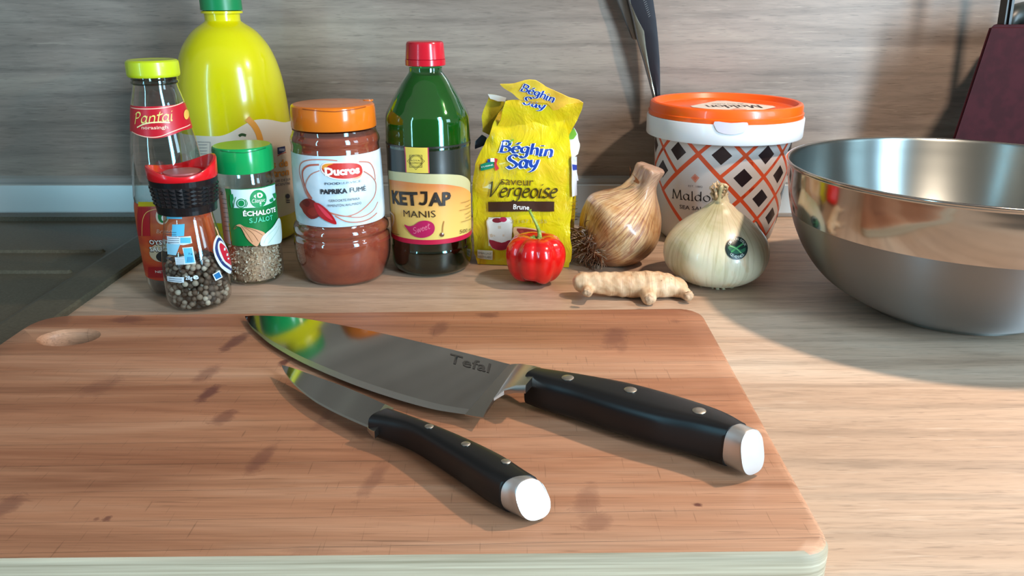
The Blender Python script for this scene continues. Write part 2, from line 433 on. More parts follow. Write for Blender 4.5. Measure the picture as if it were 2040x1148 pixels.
# ------------------------------------------------------------------ composite sink drainer on the left
SINK = mat('grey_composite', '504b3e', .45, 0, .3, bump=((900, 900, 900), .12, .0002), noise=('5c5749', (500, 500, 500), .4, .7))
sk = thing('sink_drainer', 'dark grey composite sink drainer with raised ribs, left of the oak-look worktop', 'sink', (-.6, .5, 0))
bm = bmesh.new()
X0, X1 = -1.25, -.325
# rim band, recessed field, bowl wall as one plate with steps
xs = [(X1, -.02), (X1, .0035), (X1 - .0015, .005), (X1 - .031, .005), (X1 - .036, .0035), (X1 - .040, .0005), (X0, .0005)]
ys = (.215, .822)
A = [bm.verts.new((x, ys[0], z)) for x, z in xs]; B = [bm.verts.new((x, ys[1] - (.0 if x > X1 - .033 else .014), z)) for x, z in xs]
for i in range(len(xs) - 1): bm.faces.new((A[i], B[i], B[i + 1], A[i + 1]))
# back rim
box(bm, X0, X1 - .031, .806, .822, -.02, .005)
bm.verts.ensure_lookup_table()
link('drainer_plate', bm, SINK, sk)
for yy in (.700, .642):
    bm = bmesh.new(); n = 10; wd = .0042; L = []
    pts = [Vector((X0 + .04, yy, .0005))] + [Vector((X1 - .046 - .0, yy, .0005))]
    ring = []
    for sx, px in ((0, X0 + .04), (1, X1 - .050)):
        for k in range(7):
            a = (-pi / 2 + pi * k / 6) if sx else (pi / 2 + pi * k / 6)
            ring.append((px + wd * cos(a), yy + wd * sin(a)))
    lo = [bm.verts.new((x, y, .0004)) for x, y in ring]
    cx0, cx1 = X0 + .04, X1 - .050
    hi = [bm.verts.new(((x - (cx1 if x > -.6 else cx0)) * .5 + (cx1 if x > -.6 else cx0), (y - yy) * .5 + yy, .0028)) for x, y in ring]
    N = len(ring)
    for k in range(N): bm.faces.new((lo[k], lo[(k + 1) % N], hi[(k + 1) % N], hi[k]))
    bm.faces.new(hi); link('rib', bm, SINK, sk, smooth=True, autosmooth=40)
# ------------------------------------------------------------------ bamboo cutting board
ZB = .020
marks = [(470, 680, 16, 13, .75), (412, 745, 17, 12, .45), (414, 785, 15, 12, .8), (445, 832, 20, 10, .55), (520, 915, 18, 22, .5), (566, 722, 9, 7, .9),
         (1390, 1006, 8, 4, .9), (215, 1032, 7, 4, .7), (192, 1034, 5, 3, .5), (745, 955, 16, 26, .35), (255, 637, 30, 8, .5), (875, 655, 16, 10, .5), (970, 628, 22, 6, .6),
         (1225, 672, 22, 14, .45), (1240, 690, 10, 10, .3), (10, 1010, 30, 14, .5), (200, 770, 30, 12, .3), (1170, 998, 26, 22, .32), (1190, 1040, 30, 14, .35), (630, 1100, 60, 8, .2), (1345, 640, 10, 4, .3), (650, 830, 12, 20, .25)]
m = bpy.data.materials.new('bamboo'); m.use_nodes = True; nt = m.node_tree; b = nt.nodes['Principled BSDF']; BAMBOO = m
n1 = noise_node(nt, (2.5, 30, 30), 4, .6, .6); n2 = noise_node(nt, (6, 330, 330), 4, .7, .2); n3 = noise_node(nt, (26, 1300, 1300), 2, .6); n4 = noise_node(nt, (30, 700, 700), 2, .5, .3)
c = ramp(nt, n1, [(.3, '905e43'), (.5, 'ae7b5c'), (.72, 'c4987a')])
c = mixc(nt, .9, c, ramp(nt, n2, [(.3, .74), (.5, .97), (.7, 1.08)]), 'MULTIPLY')
c = mixc(nt, .6, c, ramp(nt, n3, [(.3, .78), (.6, 1.08)]), 'MULTIPLY')
c = mixc(nt, .6, c, ramp(nt, n4, [(.28, .5), (.35, 1)]), 'MULTIPLY')
oi = nt.nodes.new('ShaderNodeObjectInfo')
c = mixc(nt, .55, c, ramp(nt, oi.outputs['Random'], [(0, 'c8a890'), (.5, 'ffffff'), (1, 'e8cfc0')]), 'MULTIPLY')
# darkened centre patch and nodes of the bamboo (wear that belongs to the wood)
tcn = nt.nodes.new('ShaderNodeTexCoord'); sep = nt.nodes.new('ShaderNodeSeparateXYZ'); nt.links.new(tcn.outputs['Object'], sep.inputs[0])
wob = noise_node(nt, (130, 210, 160), 5, .7, .5); acc = None
for (u, v, ru, rv, k) in marks:
    p = P(u, v, ZB); px = P(u + ru, v, ZB); py = P(u, v + rv, ZB); rx = (px - p).length * 1.15; ry = (py - p).length * (1.6 if rv > 8 else 1)
    sk_ = .2 if rv > 8 else 0   # growth nodes slant to the right going back
    dx = math_(nt, 'MULTIPLY', math_(nt, 'SUBTRACT', math_(nt, 'SUBTRACT', sep.outputs[0], p.x), math_(nt, 'MULTIPLY', math_(nt, 'SUBTRACT', sep.outputs[1], p.y - .38), sk_)), 1 / rx); dy = math_(nt, 'MULTIPLY', math_(nt, 'SUBTRACT', sep.outputs[1], p.y - .38), 1 / ry)
    d2 = math_(nt, 'ADD', math_(nt, 'MULTIPLY', dx, dx), math_(nt, 'MULTIPLY', dy, dy))
    d2 = math_(nt, 'MULTIPLY', d2, math_(nt, 'MULTIPLY_ADD', wob, 4.2, -.95))
    f = math_(nt, 'MULTIPLY', math_(nt, 'SUBTRACT', 1.25, d2, clamp=True), k, clamp=True)
    acc = f if acc is None else math_(nt, 'MAXIMUM', acc, f)
c = mixc(nt, math_(nt, 'MULTIPLY', acc, 1.0, clamp=True), c, '5c322c')
# knife scratches
sc1 = noise_node(nt, (900, 45, 1), 2, .5, .0, rot=(0, 0, radians(38))); sc2 = noise_node(nt, (900, 40, 1), 2, .5, .0, rot=(0, 0, radians(-52)))
c = mixc(nt, .55, c, ramp(nt, sc1, [(.28, .5), (.33, 1)]), 'MULTIPLY'); c = mixc(nt, .4, c, ramp(nt, sc2, [(.24, .6), (.29, 1)]), 'MULTIPLY')
nt.links.new(c, b.inputs['Base Color']); b.inputs['Roughness'].default_value = .48; b.inputs['Specular IOR Level'].default_value = .3
bump_(nt, b, n2, .2, .0003)
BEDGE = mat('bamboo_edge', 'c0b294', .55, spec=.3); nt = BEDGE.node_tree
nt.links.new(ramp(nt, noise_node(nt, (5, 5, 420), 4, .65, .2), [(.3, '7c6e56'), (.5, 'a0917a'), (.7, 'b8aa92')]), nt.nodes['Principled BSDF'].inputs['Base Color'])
def board_outline(z, grow=0):
    cs = [P(78, 628, ZB), P(1395, 613, ZB), P(1672, 1104, ZB)]
    BL, BR, FR = cs; FL = FR + (BL - BR) * .99; FL.y = FR.y - .006
    pts = []
    for c_, pr, nx, r in ((BL, FL, BR, .022), (BR, BL, FR, .016), (FR, BR, FL, .014), (FL, FR, BL, .018)):
        a = (pr - c_).normalized(); d = (nx - c_).normalized()
        p0 = c_ + a * r; p2 = c_ + d * r
        for k in range(7):
            t = k / 6; pts.append(p0 * (1 - t) ** 2 + c_ * 2 * t * (1 - t) + p2 * t * t)
    return [Vector((p.x, p.y, z)) for p in pts]
cb = thing('cutting_board', 'large reddish bamboo cutting board with an oval hole, lying under the two knives', 'cutting board', (0, .38, 0))
def board_mesh():
    b = bmesh.new(); out = board_outline(0); cen = sum(out, Vector()) / len(out)
    hc = P(137, 672, ZB); hr = (P(190, 672, ZB) - P(84, 672, ZB)).length / 2; hy = .0115
    hole = [Vector((hc.x + hr * cos(2 * pi * k / 28), hc.y + hy * sin(2 * pi * k / 28), 0)) for k in range(28)]
    hcen = Vector((hc.x, hc.y, 0))
    lv = [(0, .0025), (.0025, 0), (ZB - .0035, 0), (ZB - .0012, .0012), (ZB, .0035)]
    rings = []; hrs = []
    for z, ins in lv:
        rings.append([b.verts.new(p + (cen - p).normalized() * ins + Vector((0, 0, z))) for p in out])
        hrs.append([b.verts.new(p - (hcen - p).normalized() * ins * .7 + Vector((0, 0, z))) for p in hole])
    for R_ in (rings, hrs):
        N = len(R_[0])
        for A, B in zip(R_, R_[1:]):
            for k in range(N): b.faces.new((A[k], A[(k + 1) % N], B[(k + 1) % N], B[k]))
    for q in (0, -1):
        es = [b.edges.get((R_[q][k], R_[q][(k + 1) % len(R_[q])])) for R_ in (rings, hrs) for k in range(len(R_[q]))]
        bmesh.ops.triangle_fill(b, use_beauty=True, use_dissolve=False, edges=es)
    bmesh.ops.recalc_face_normals(b, faces=b.faces)
    return b
full = board_mesh(); full.normal_update(); hcc = P(137, 672, ZB)
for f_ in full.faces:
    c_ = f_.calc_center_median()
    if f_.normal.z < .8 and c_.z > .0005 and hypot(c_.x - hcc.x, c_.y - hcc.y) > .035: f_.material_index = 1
bys = [v.co.y for v in full.verts]; by0, by1 = min(bys), max(bys)
slope = (P(1395, 613, ZB).y - P(78, 628, ZB).y) / (P(1395, 613, ZB).x - P(78, 628, ZB).x)
nrm = Vector((-slope, 1, 0)).normalized(); y = by0 - .01; random.seed(3)
cuts = [by0 - .05]; yy = by0 + .012
while yy < by1 - .012: cuts.append(yy); yy += random.choice((.019, .020, .021))
cuts.append(by1 + .05)
for c0, c1 in zip(cuts, cuts[1:]):
    b = full.copy()
    for cy, sg in ((c0 + .00014, -1), (c1 - .00014, 1)):
        r = bmesh.ops.bisect_plane(b, geom=b.verts[:] + b.edges[:] + b.faces[:], plane_co=(0, cy, 0), plane_no=nrm * sg, clear_outer=True, dist=1e-6)
        es = [g for g in r['geom_cut'] if isinstance(g, bmesh.types.BMEdge)]
        if es: bmesh.ops.holes_fill(b, edges=es, sides=0)
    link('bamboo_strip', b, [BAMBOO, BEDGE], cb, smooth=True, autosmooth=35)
full.free()
# ------------------------------------------------------------------ inks
def ink(c, rough=.4): return mat('ink_' + c, c, rough)
GLASS = thin_glass('clear_glass', 'f4f8f6', .03, 2.2)
def shell(name, rev, parent, m, z0=None, z1=None, seg=72, smooth_n=3, top=False, bottom=True, dr=0):
    if smooth_n and not getattr(rev, 'dense', 0): rev.prof = smooth_prof(rev.prof, smooth_n); rev.dense = 1
    pr = rev.prof
    pr = [(z, r + dr) for z, r in pr if (z0 is None or z >= z0 - 1e-6) and (z1 is None or z <= z1 + 1e-6)]
    if z0 is not None and pr[0][0] > z0 + 1e-5: pr.insert(0, (z0, rev.R(z0) + dr))
    if z1 is not None and pr[-1][0] < z1 - 1e-5: pr.append((z1, rev.R(z1) + dr))
    bm = bmesh.new(); lathe(bm, rev.x, rev.y, pr, seg, close_bottom=bottom, close_top=top)
    return link(name, bm, m, parent, smooth=True, autosmooth=50)
def foot(rows_z, r, rise=.003):   # rounded heel for a glass body
    return [(0.0006, r * .86), (rise * .35, r * .95), (rise, r)]
def lid(name, rev, rows, parent, m, seg=96, ribs=None, rise=.001):
    """rows: (z, r) bottom to top; ribs=(n, depth, z0, z1)"""
    bm = bmesh.new()
    def f(a, z, r):
        if ribs and ribs[2] < z < ribs[3]: return r + ribs[1] * (abs(((a * ribs[0] / (2 * pi)) % 1) - .5) * 2 - .5), z
        return r, z
    lathe(bm, rev.x, rev.y, rows, seg if not ribs else ribs[0] * 4, f=f)
    return link(name, bm, m, parent, smooth=True, autosmooth=35)
def facing(rev, ph, z, eps=0): return rev.pt(ph, z, eps)
# ================================================================== oyster sauce bottle
ob = Rev(369, 573, [(158, 41), (172, 42), (188, 46), (205, 50), (230, 54), (260, 58), (290, 63), (330, 66), (350, 67.5), (372, 69), (384, 70), (396, 69), (408, 71), (450, 71), (500, 70), (540, 68), (557, 66), (567, 62), (571, 56)])
t = thing('oyster_sauce_bottle', 'nearly empty clear glass sauce bottle with a yellow-green cap and red labels', 'bottle', ob.loc())
ob.prof = [(0.0006, ob.R(0) * .9)] + [q for q in ob.prof if q[0] > .002]
shell('glass_body', ob, t, GLASS)
# thread ring under the cap
zr = ob.z(157); rr = ob.R(zr)
bm = bmesh.new(); lathe(bm, ob.x, ob.y, [(zr - .0036, rr), (zr - .003, rr + .0013), (zr - .0016, rr + .0016), (zr - .0006, rr + .0005), (zr, rr + .001), (zr + .002, rr + .0008)], 48, close_top=False, close_bottom=False)
link('neck_ring', bm, thin_glass('dark_glass', '9aa39a', .02, 1.6), t, smooth=True)
rc = 50 * depth(ob.y, ob.z(130)) / F
lid('cap', ob, [(ob.z(152), rc * .95), (ob.z(150), rc * .985), (ob.z(146), rc), (ob.z(128), rc), (ob.z(122), rc * .985), (ob.z(119), rc * .93), (ob.z(118), rc * .86), (ob.z(119), rc * .8), (ob.z(119.2), rc * .3)], t, mat('cap_lime', 'b9c61c', .3, coat=.3), 64)
shell('sauce', ob, t, mat('dark_sauce', '1c0f0a', .15), .0012, ob.z(548), dr=-.0018, top=True)
def band(rev, name, parent, m, z0, z1, ph0, ph1, eps=.00015, top=None, bot=None, n=40, mz=10):
    """paper label: sheet on the body; top/bot optional f(phi)->z"""
    bm = bmesh.new(); g = []
    for i in range(n + 1):
        ph = ph0 + (ph1 - ph0) * i / n; a = bot(ph) if bot else z0; b = top(ph) if top else z1
        g.append([bm.verts.new(rev.pt(ph, a + (b - a) * j / mz, eps)) for j in range(mz + 1)])
    for A, B in zip(g, g[1:]):
        for j in range(mz): bm.faces.new((A[j], B[j], B[j + 1], A[j + 1]))
    return link(name, bm, m, parent, smooth='keep' if False else True)
def at_z(rev, u, v): return rev.at(u, v)[1]
# neck label: lower edge bellied
zt = at_z(ob, 305, 212); zb_c = at_z(ob, 305, 276)
phc = ob.at(306, 240)[0]
nl = band(ob, 'neck_label', t, mat('label_red', 'b81426', .35), 0, zt, phc - 1.35, phc + 2.2, bot=lambda p: zb_c + .0038 * min(1, abs(p - phc) / .9) ** 1.5)
pr = Print(RevMap(ob, .0003)); CRM = ink('ead9a0'); PK = ink('f0b8a0')
pr.stroke([(262, 214), (275, 216.5), (297, 217), (320, 215.5), (345, 211), (364, 203)], 1.6, PK)
pr.stroke([(264, 262), (280, 270), (300, 273.5), (320, 271.5), (340, 263.5), (360, 256), (378, 248)], 1.6, PK)
pr.pen('Pantai', (268, 245), (343, 240), 20, ink('e2d070'), .17, .6, .25)
pr.stroke([(274, 254), (288, 247), (305, 244), (322, 243.5), (338, 244)], 2.4, CRM)
pr.text('norasingh', (283, 257), (335, 256), 6.5, PK, .02)
pr.oval(370, 228, 5, 10, ink('e0b050'))
pr.build('lettering', nl)
# body label
zt = at_z(ob, 330, 410); zb2 = at_z(ob, 330, 560)
fl = band(ob, 'front_label', t, mat('label_orange_red', 'b83420', .38, noise=('c8602c', (12, 12, 60), .4, .62)), zb2, zt, -1.5, 1.5)
pr = Print(RevMap(ob, .0003)); RED = ink('a81420'); W = ink('f2f0ea')
pr.rect(276, 402, 410, 411, ink('d8c822')); pr.rect(276, 413, 300, 470, RED)
pr.rect(296, 532, 420, 553, ink('a00c18'))
pr.stroke([(284, 470), (285, 440), (292, 424), (308, 417), (325, 416)], 1.5, ink('e6b060'))
pr.oval(324, 430, 13, 17, ink('e6dcc8')); pr.oval(325, 430, 10, 14, ink('1f7a3c')); pr.oval(326, 434, 4, 6, W)
pr.oval(325, 503, 26, 19, ink('c8b89a')); pr.oval(332, 511, 20, 12, ink('1c120c'))
pr.text('OYSTER', (299, 487), (352, 486), 10, ink('3a2018'), .06); pr.text('OYSTER', (300, 486), (351, 485), 9, W, .02)
pr.text('SAUCE', (300, 501), (344, 500), 10, ink('3a2018'), .06); pr.text('SAUCE', (301, 500), (343, 499), 9, W, .02)
pr.text('Brand', (313, 464), (345, 463), 8, ink('d8a890'), 0, .3); pr.text('NET', (312, 543), (330, 543), 5, W)
pr.build('lettering', fl)
# ================================================================== lemon juice bottle
lb = Rev(494, 470, [(22, 35), (38, 34), (44, 37), (60, 59), (80, 75), (100, 86), (130, 96), (170, 103), (230, 107), (300, 108), (400, 105), (450, 101), (462, 96), (469, 86)])
t = thing('lemon_juice_bottle', 'tall bulbous yellow plastic juice bottle with a green cap, behind the jars', 'bottle', lb.loc())
lb.prof = [(0.0006, lb.R(0) * .92)] + [q for q in lb.prof if q[0] > .003]
shell('bottle_body', lb, t, mat('lemon_plastic', 'cfc408', .2, sss=.1, coat=.35, noise=('c9a60c', (6, 6, 9), .5, .75), bump=((230, 230, 230), .10, .0005)), smooth_n=4, top=True)
z0 = lb.z(22); r0 = 40 * depth(lb.y, lb.z(15)) / F
bm = bmesh.new(); lathe(bm, lb.x, lb.y, [(z0 - .002, r0 * .9), (z0 - .0018, r0 * 1.0), (z0, r0 * 1.0), (z0 + .0005, r0 * .88)], 48)
link('neck_collar', bm, MATS['lemon_plastic'], t, smooth=True, autosmooth=40)
lid('cap', lb, [(z0 + .0008, r0), (z0 + .016, r0 * .985), (z0 + .0175, r0 * .95), (z0 + .018, r0 * .86)], t, mat('cap_green_dark', '0c7a45', .35), 48, ribs=(40, .0003, z0 + .0012, z0 + .0155))
# label: wavy top, cream
def lbtop(p): 
    c_ = lb.at(515, 240)[0]; d_ = p - c_
    hi = at_z(lb, 515, 238)
    return hi - .0125 * (1 - cos(min(abs(d_) / .75, 1) * pi)) / 2 * (1 if d_ < 0 else .55) - .004 * max(0, d_ - .75)
ll = band(lb, 'label', t, mat('label_cream', 'd8cdbc', .5), at_z(lb, 560, 432), at_z(lb, 500, 240), -1.25, 1.5, top=lbtop, n=60, mz=14)
pr = Print(RevMap(lb, .0003)); OR = ink('e09a3c'); NV = ink('28324e')
pr.stroke([(492, 236), (506, 250), (516, 270), (521, 300), (519, 330)], 12, OR)
pr.stroke([(476, 271), (482, 268), (490, 270)], 5, ink('2c4a20'))
pr.poly([(552, 294), (567, 291), (568, 301), (553, 308)], ink('1c2a5c')); pr.stroke([(552, 311), (558, 307), (569, 303)], 1.6, ink('b02838'), 0)
pr.rect(555, 296, 566, 301, ink('8a94b0'))
pr.text('us de', (528, 336), (573, 330), 15, OR, .03); pr.text('citron', (528, 354), (575, 348), 15, OR, .03)
pr.text('À BASE DE JUS', (530, 364), (577, 359), 5, NV); pr.text('CONCENTRÉ', (530, 372), (577, 367), 5, NV)
pr.oval(572, 391, 4, 5, NV); pr.rect(569, 398, 576, 400, NV); pr.rect(569, 402, 576, 404, NV)
pr.stroke([(391, 282), (420, 283), (420, 318), (391, 318)], 1, ink('5a6270'), 0, True)
for k in range(5): pr.stroke([(394, 288 + 6 * k), (414, 288 + 6 * k)], .9, ink('8a8c90'), 0)
pr.build('label_print', ll)
# ================================================================== pepper grinder
pg = Rev(400, 602, [(418, 47), (428, 46.5), (445, 49), (465, 53), (490, 58), (515, 61), (540, 62), (570, 61.5), (590, 60), (600, 57)])
t = thing('pepper_grinder', 'small glass grinder of mixed peppercorns with a red and black top', 'grinder', pg.loc())
pg.prof = [(0.0006, pg.R(0) * .9)] + [q for q in pg.prof if q[0] > .0025]
shell('glass_body', pg, t, GLASS)
random.seed(11)
# peppercorns, loose fill
bm = bmesh.new(); core = pg.R(.01) - .0045
placed = []; ztop = pg.z(512)
tries = 0
while len(placed) < 620 and tries < 40000:
    tries += 1
    z = random.uniform(.003, ztop); r_ = random.uniform(.0019, .0026)
    R_ = pg.R(z) - .0012 - r_
    a = random.uniform(0, 2 * pi); q = R_ * sqrt(random.uniform(.25, 1))
    p = Vector((pg.x + q * cos(a), pg.y + q * sin(a), z))
    if z > pg.z(545) and random.random() < (z - pg.z(545)) / (ztop - pg.z(545)) * .75: continue
    if all((p - o).length > (r_ + s) * .82 for o, s in placed): placed.append((p, r_))
for p, r_ in placed:
    bmesh.ops.create_icosphere(bm, subdivisions=2 if p.y < pg.y else 1, radius=r_, matrix=Matrix.Translation(p))
m = mat('peppercorn', '6a5c50', .6, bump=((1500, 1500, 1500), .5, .0004)); nt = m.node_tree
g = nt.nodes.new('ShaderNodeNewGeometry'); nt.links.new(ramp(nt, g.outputs['Random Per Island'], [(0, '2a2019'), (.35, '5a4a3e'), (.6, '7c6c5e'), (.85, 'a89a8a'), (1, 'd2c6b4')]), nt.nodes['Principled BSDF'].inputs['Base Color'])
tag(link('peppercorns', bm, m, t, smooth=True), kind='stuff')
# black grip with rows of pyramids
zb_, zt_ = pg.z(410), pg.z(352); rb, rt = 57 * depth(pg.y, zb_) / F, 65 * depth(pg.y, zt_) / F
bm = bmesh.new(); NR, NA = 5, 30
gv = lambda a, z: Vector((pg.x + (rb + (rt - rb) * (z - zb_) / (zt_ - zb_)) * cos(a), pg.y + (rb + (rt - rb) * (z - zb_) / (zt_ - zb_)) * sin(a), z))
lathe(bm, pg.x, pg.y, [(zb_ - .0035, rb * .93), (zb_ - .003, rb * .99), (zb_, rb)], 60, close_top=False)
zz0, zz1 = zb_ + .003, zt_ - .004
lathe(bm, pg.x, pg.y, [(zb_, rb), (zz0, (gv(0, zz0) - Vector((pg.x, pg.y, zz0))).length)], 60, close_bottom=False, close_top=False)
lathe(bm, pg.x, pg.y, [(zz1, (gv(0, zz1) - Vector((pg.x, pg.y, zz1))).length), (zt_, rt)], 60, close_bottom=False)
vv = {}
for i in range(NR + 1):
    for k in range(NA): vv[i, k] = bm.verts.new(gv(2 * pi * k / NA, zz0 + (zz1 - zz0) * i / NR))
for i in range(NR):
    for k in range(NA):
        q = [vv[i, k], vv[i, (k + 1) % NA], vv[i + 1, (k + 1) % NA], vv[i + 1, k]]
        c_ = sum((x.co for x in q), Vector()) / 4; d_ = Vector((c_.x - pg.x, c_.y - pg.y, 0)).normalized()
        cv = bm.verts.new(c_ + d_ * .0013)
        for j in range(4): bm.faces.new((q[j], q[(j + 1) % 4], cv))
link('grip_ring', bm, mat('black_plastic', '0c0e12', .28, coat=.2), t)
# red saddle-shaped lid
zl = zt_; bm = bmesh.new(); n = 64; rl = 66 * depth(pg.y, zl) / F
def ztop_(a):
    th = a - pg.face
    return zl + .0085 + .0036 * cos(2 * (th - pi / 2 - .15)) + .0022 * cos(th - 2.0)
L = []
for k in range(n):
    a = 2 * pi * k / n; zt2 = ztop_(a); c_, s_ = cos(a), sin(a)
    L.append([bm.verts.new((pg.x + r * c_, pg.y + r * s_, z)) for r, z in
              ((rl * .97, zl - .0002), (rl, zl + .001), (rl * 1.02, zt2 - .001), (rl * 1.0, zt2), (rl * .93, zt2 - .0002), (rl * .82, zl + .0035), (rl * .72, zl + .0030), (rl * .5, zl + .003))])
for k in range(n):
    A, B = L[k], L[(k + 1) % n]
    for j in range(7): bm.faces.new((A[j], B[j], B[j + 1], A[j + 1]))
bm.faces.new([l[0] for l in L][::-1]); f_ = bm.faces.new([l[7] for l in L])
link('lid', bm, mat('grinder_red', 'd0101c', .22, coat=.2), t, smooth=True, autosmooth=50)
bm = bmesh.new(); lathe(bm, pg.x, pg.y, [(zl + .0031, rl * .56), (zl + .0042, rl * .54), (zl + .0046, rl * .4)], 40)
link('lid_insert', bm, mat('insert_rose', 'a85a5c', .35), t, smooth=True, autosmooth=40)
# printed film
pr = Print(RevMap(pg, .0004)); CY = ink('58b8dc'); PW = ink('d4e4ee'); DK = ink('2a3850')
pr.rect(333, 428, 363, 436, CY); pr.poly([(344, 447), (368, 446), (367, 470), (343, 471)], CY)
for k in range(3): pr.stroke([(332, 462 + 4.5 * k), (352, 463 + 4.5 * k)], 1.0, DK, 0)
pr.poly([(334, 470), (380, 470), (383, 484), (366, 488), (336, 483)], PW); pr.rect(360, 473, 380, 484, CY)
for k in range(3): pr.stroke([(336, 474 + 4 * k), (358, 475 + 4 * k)], .9, DK, 0)
pr.poly([(334, 484), (360, 486), (352, 508), (336, 506)], ink('8cc8e0'))
pr.poly([(364, 493), (384, 491), (390, 524), (352, 527), (350, 512), (368, 510)], PW)
pr.poly([(366, 494), (382, 493), (388, 522), (370, 524)], CY)
for k in range(4): pr.stroke([(353, 513 + 4 * k), (368, 513 + 4 * k)], 1.6, ink('9aa4ac'), 0)
pr.text('7 6', (376, 507), (383, 507), 4, DK); pr.rect(374, 511, 384, 521, ink('3c94c0'))
pr.stroke([(334, 513), (343, 513), (343, 519)], 1.6, DK, 0)
pr.poly([(336, 549), (368, 551), (368, 562), (337, 559)], PW)
for k in range(2): pr.stroke([(339, 553 + 4 * k), (364, 555 + 4 * k)], 1.1, DK, 0)
pr.text('28g', (371, 556), (384, 556), 8, PW, .02); pr.text('e', (386, 556), (396, 554), 12, PW, .03)
pr.poly([(421, 546), (434, 538), (440, 552), (427, 559)], PW); pr.poly([(423, 547), (433, 541), (438, 551), (428, 556)], ink('1c6ea8'))
RDL = ink('c02038')
el = [(455, 545), (440, 536), (428, 518), (422, 498), (423, 480), (430, 468), (440, 480), (456, 520)]
pr.poly(el, PW, 5); el2 = [(457, 540), (443, 531), (431, 514), (425, 496), (427, 480), (432, 473), (441, 484), (457, 520)]
pr.poly(el2, ink('243a70'), 5); pr.poly([(456, 535), (445, 526), (435, 511), (430, 494), (431, 482), (436, 480), (444, 490), (456, 516)], PW, 5)
pr.poly([(456, 530), (446, 522), (438, 508), (433, 492), (435, 484), (445, 494), (456, 515)], RDL, 5)
pr.rect(441, 494, 444, 499, PW); pr.rect(446, 505, 449, 510, PW); pr.rect(448, 514, 451, 517, PW)
pr.stroke([(424, 452), (428, 462), (431, 472)], 3, ink('e0b890'))
pr.build('film_print', t)
# ================================================================== shallot shaker
sb = Rev(512, 553, [(338, 54), (350, 55.5), (358, 57), (366, 55.5), (385, 55), (430, 54.5), (485, 54), (500, 54.5), (530, 54.5), (545, 53), (551, 50)])
t = thing('shallot_flake_jar', 'small clear spice jar of pale dried shallot flakes with a bright green lid', 'spice jar', sb.loc())
sb.prof = [(0.0006, sb.R(0) * .92)] + [q for q in sb.prof if q[0] > .0025]
shell('glass_body', sb, t, GLASS)
zl0, zl1 = sb.z(337), sb.z(288); ra, rb2 = 57 * depth(sb.y, zl0) / F, 58.5 * depth(sb.y, zl1) / F
lidg = lid('lid', sb, [(zl0, ra), (zl0 + .001, ra * 1.005), (zl1 - .003, rb2), (zl1 - .0008, rb2 * .985), (zl1, rb2 * .94), (zl1, rb2 * .3)], t, mat('lid_green', '0f9a52', .18, coat=.2), 72)
def seam(rev, lidobj, rl_, zl_, frac, m, name='flap_seam', par=None):
    """curved hinge/finger line pressed in the top edge of a flip lid"""
    bm = bmesh.new(); pts = []
    for k in range(15):
        a = rev.face - .75 + 1.6 * k / 14; pts.append(Vector((rev.x + rl_ * 1.003 * cos(a), rev.y + rl_ * 1.003 * sin(a), zl_ - .0026 + .0016 * abs(k - 7) / 7)))
    tube(bm, pts, .00028, 5); return link(name, bm, m, par or lidobj, smooth=True)
seam(sb, lidg, rb2, zl1, 0, mat('seam_green', '0a6a3a', .5))
# flakes
random.seed(5); bm = bmesh.new()
zf = sb.z(478)
for k in range(1500):
    z = random.uniform(.0022, zf); a = random.uniform(0, 2 * pi); R_ = sb.R(z) - .0024
    q = R_ * sqrt(random.uniform(.55, 1)) if z < zf - .004 else R_ * sqrt(random.random())
    M_ = Matrix.Translation((sb.x + q * cos(a), sb.y + q * sin(a), z)) @ Matrix.Rotation(random.uniform(0, 6.3), 4, Vector((random.random(), random.random(), random.random() + .1)).normalized())
    sx, sy, sz_ = random.uniform(.0006, .0016), random.uniform(.0004, .001), random.uniform(.0002, .0004)
    vs = [bm.verts.new(M_ @ Vector((x, y, z_))) for x, y, z_ in ((-sx, -sy, 0), (sx * .7, -sy * .8, sz_), (sx, sy * .6, 0), (-sx * .6, sy, -sz_), (0, 0, sz_ * 2), (0, 0, -sz_ * 2))]
    for i, j in ((0, 1), (1, 2), (2, 3), (3, 0)): bm.faces.new((vs[i], vs[j], vs[4])); bm.faces.new((vs[j], vs[i], vs[5]))
m = mat('shallot_flake', 'c8a888', .7, sss=.1); nt = m.node_tree
g = nt.nodes.new('ShaderNodeNewGeometry'); nt.links.new(ramp(nt, g.outputs['Random Per Island'], [(0, 'a07a5c'), (.2, 'd0b090'), (.6, 'ead2b6'), (1, 'fbefdc')]), nt.nodes['Principled BSDF'].inputs['Base Color'])
tag(link('shallot_flakes', bm, m, t), kind='stuff')
shell('flake_bed', sb, t, mat('flake_bed', 'd0b094', .8, noise=('94745a', (700, 700, 700), .4, .65)), .0018, zf - .001, dr=-.0045, top=True)
zt = at_z(sb, 495, 376); zb2 = at_z(sb, 510, 489)
ph0 = sb.at(457, 440)[0]
GRN = mat('label_green', '0b7a3c', .35)
sl = band(sb, 'front_label', t, GRN, zb2, zt, ph0, 1.35)
pr = Print(RevMap(sb, .0003)); WB = ink('d8f0f4')
x0 = ph0 * pr.m.rr + .0006; x1 = 1.33 * pr.m.rr
pr.poly([(460, 377), (480, 378), (500, 377), (520, 375), (535, 371), (547, 367), (548, 397), (540, 404), (520, 412), (500, 414), (466, 414)], WB)
pr.oval(514, 396, 16.5, 18, mat('ink_green2', '0e8f50', .35)); GR2 = MATS['ink_green2']
pr.poly([(505, 391), (509, 387), (509, 395)], W); pr.poly([(512, 385), (519, 384), (523, 389), (519, 394), (513, 393)], W, 3); pr.oval(517, 389, 2.2, 2.6, GR2)
pr.pen('Classic', (501, 404), (527, 401), 7, W, .12, None, .2)
pr.oval(481, 405, 9.5, 9.5, GR2); pr.oval(481, 405, 7.5, 7.5, WB); pr.oval(481, 405, 6.2, 6.2, GR2); pr.stroke([(489, 397), (493, 405), (490, 412)], 1.2, GR2)
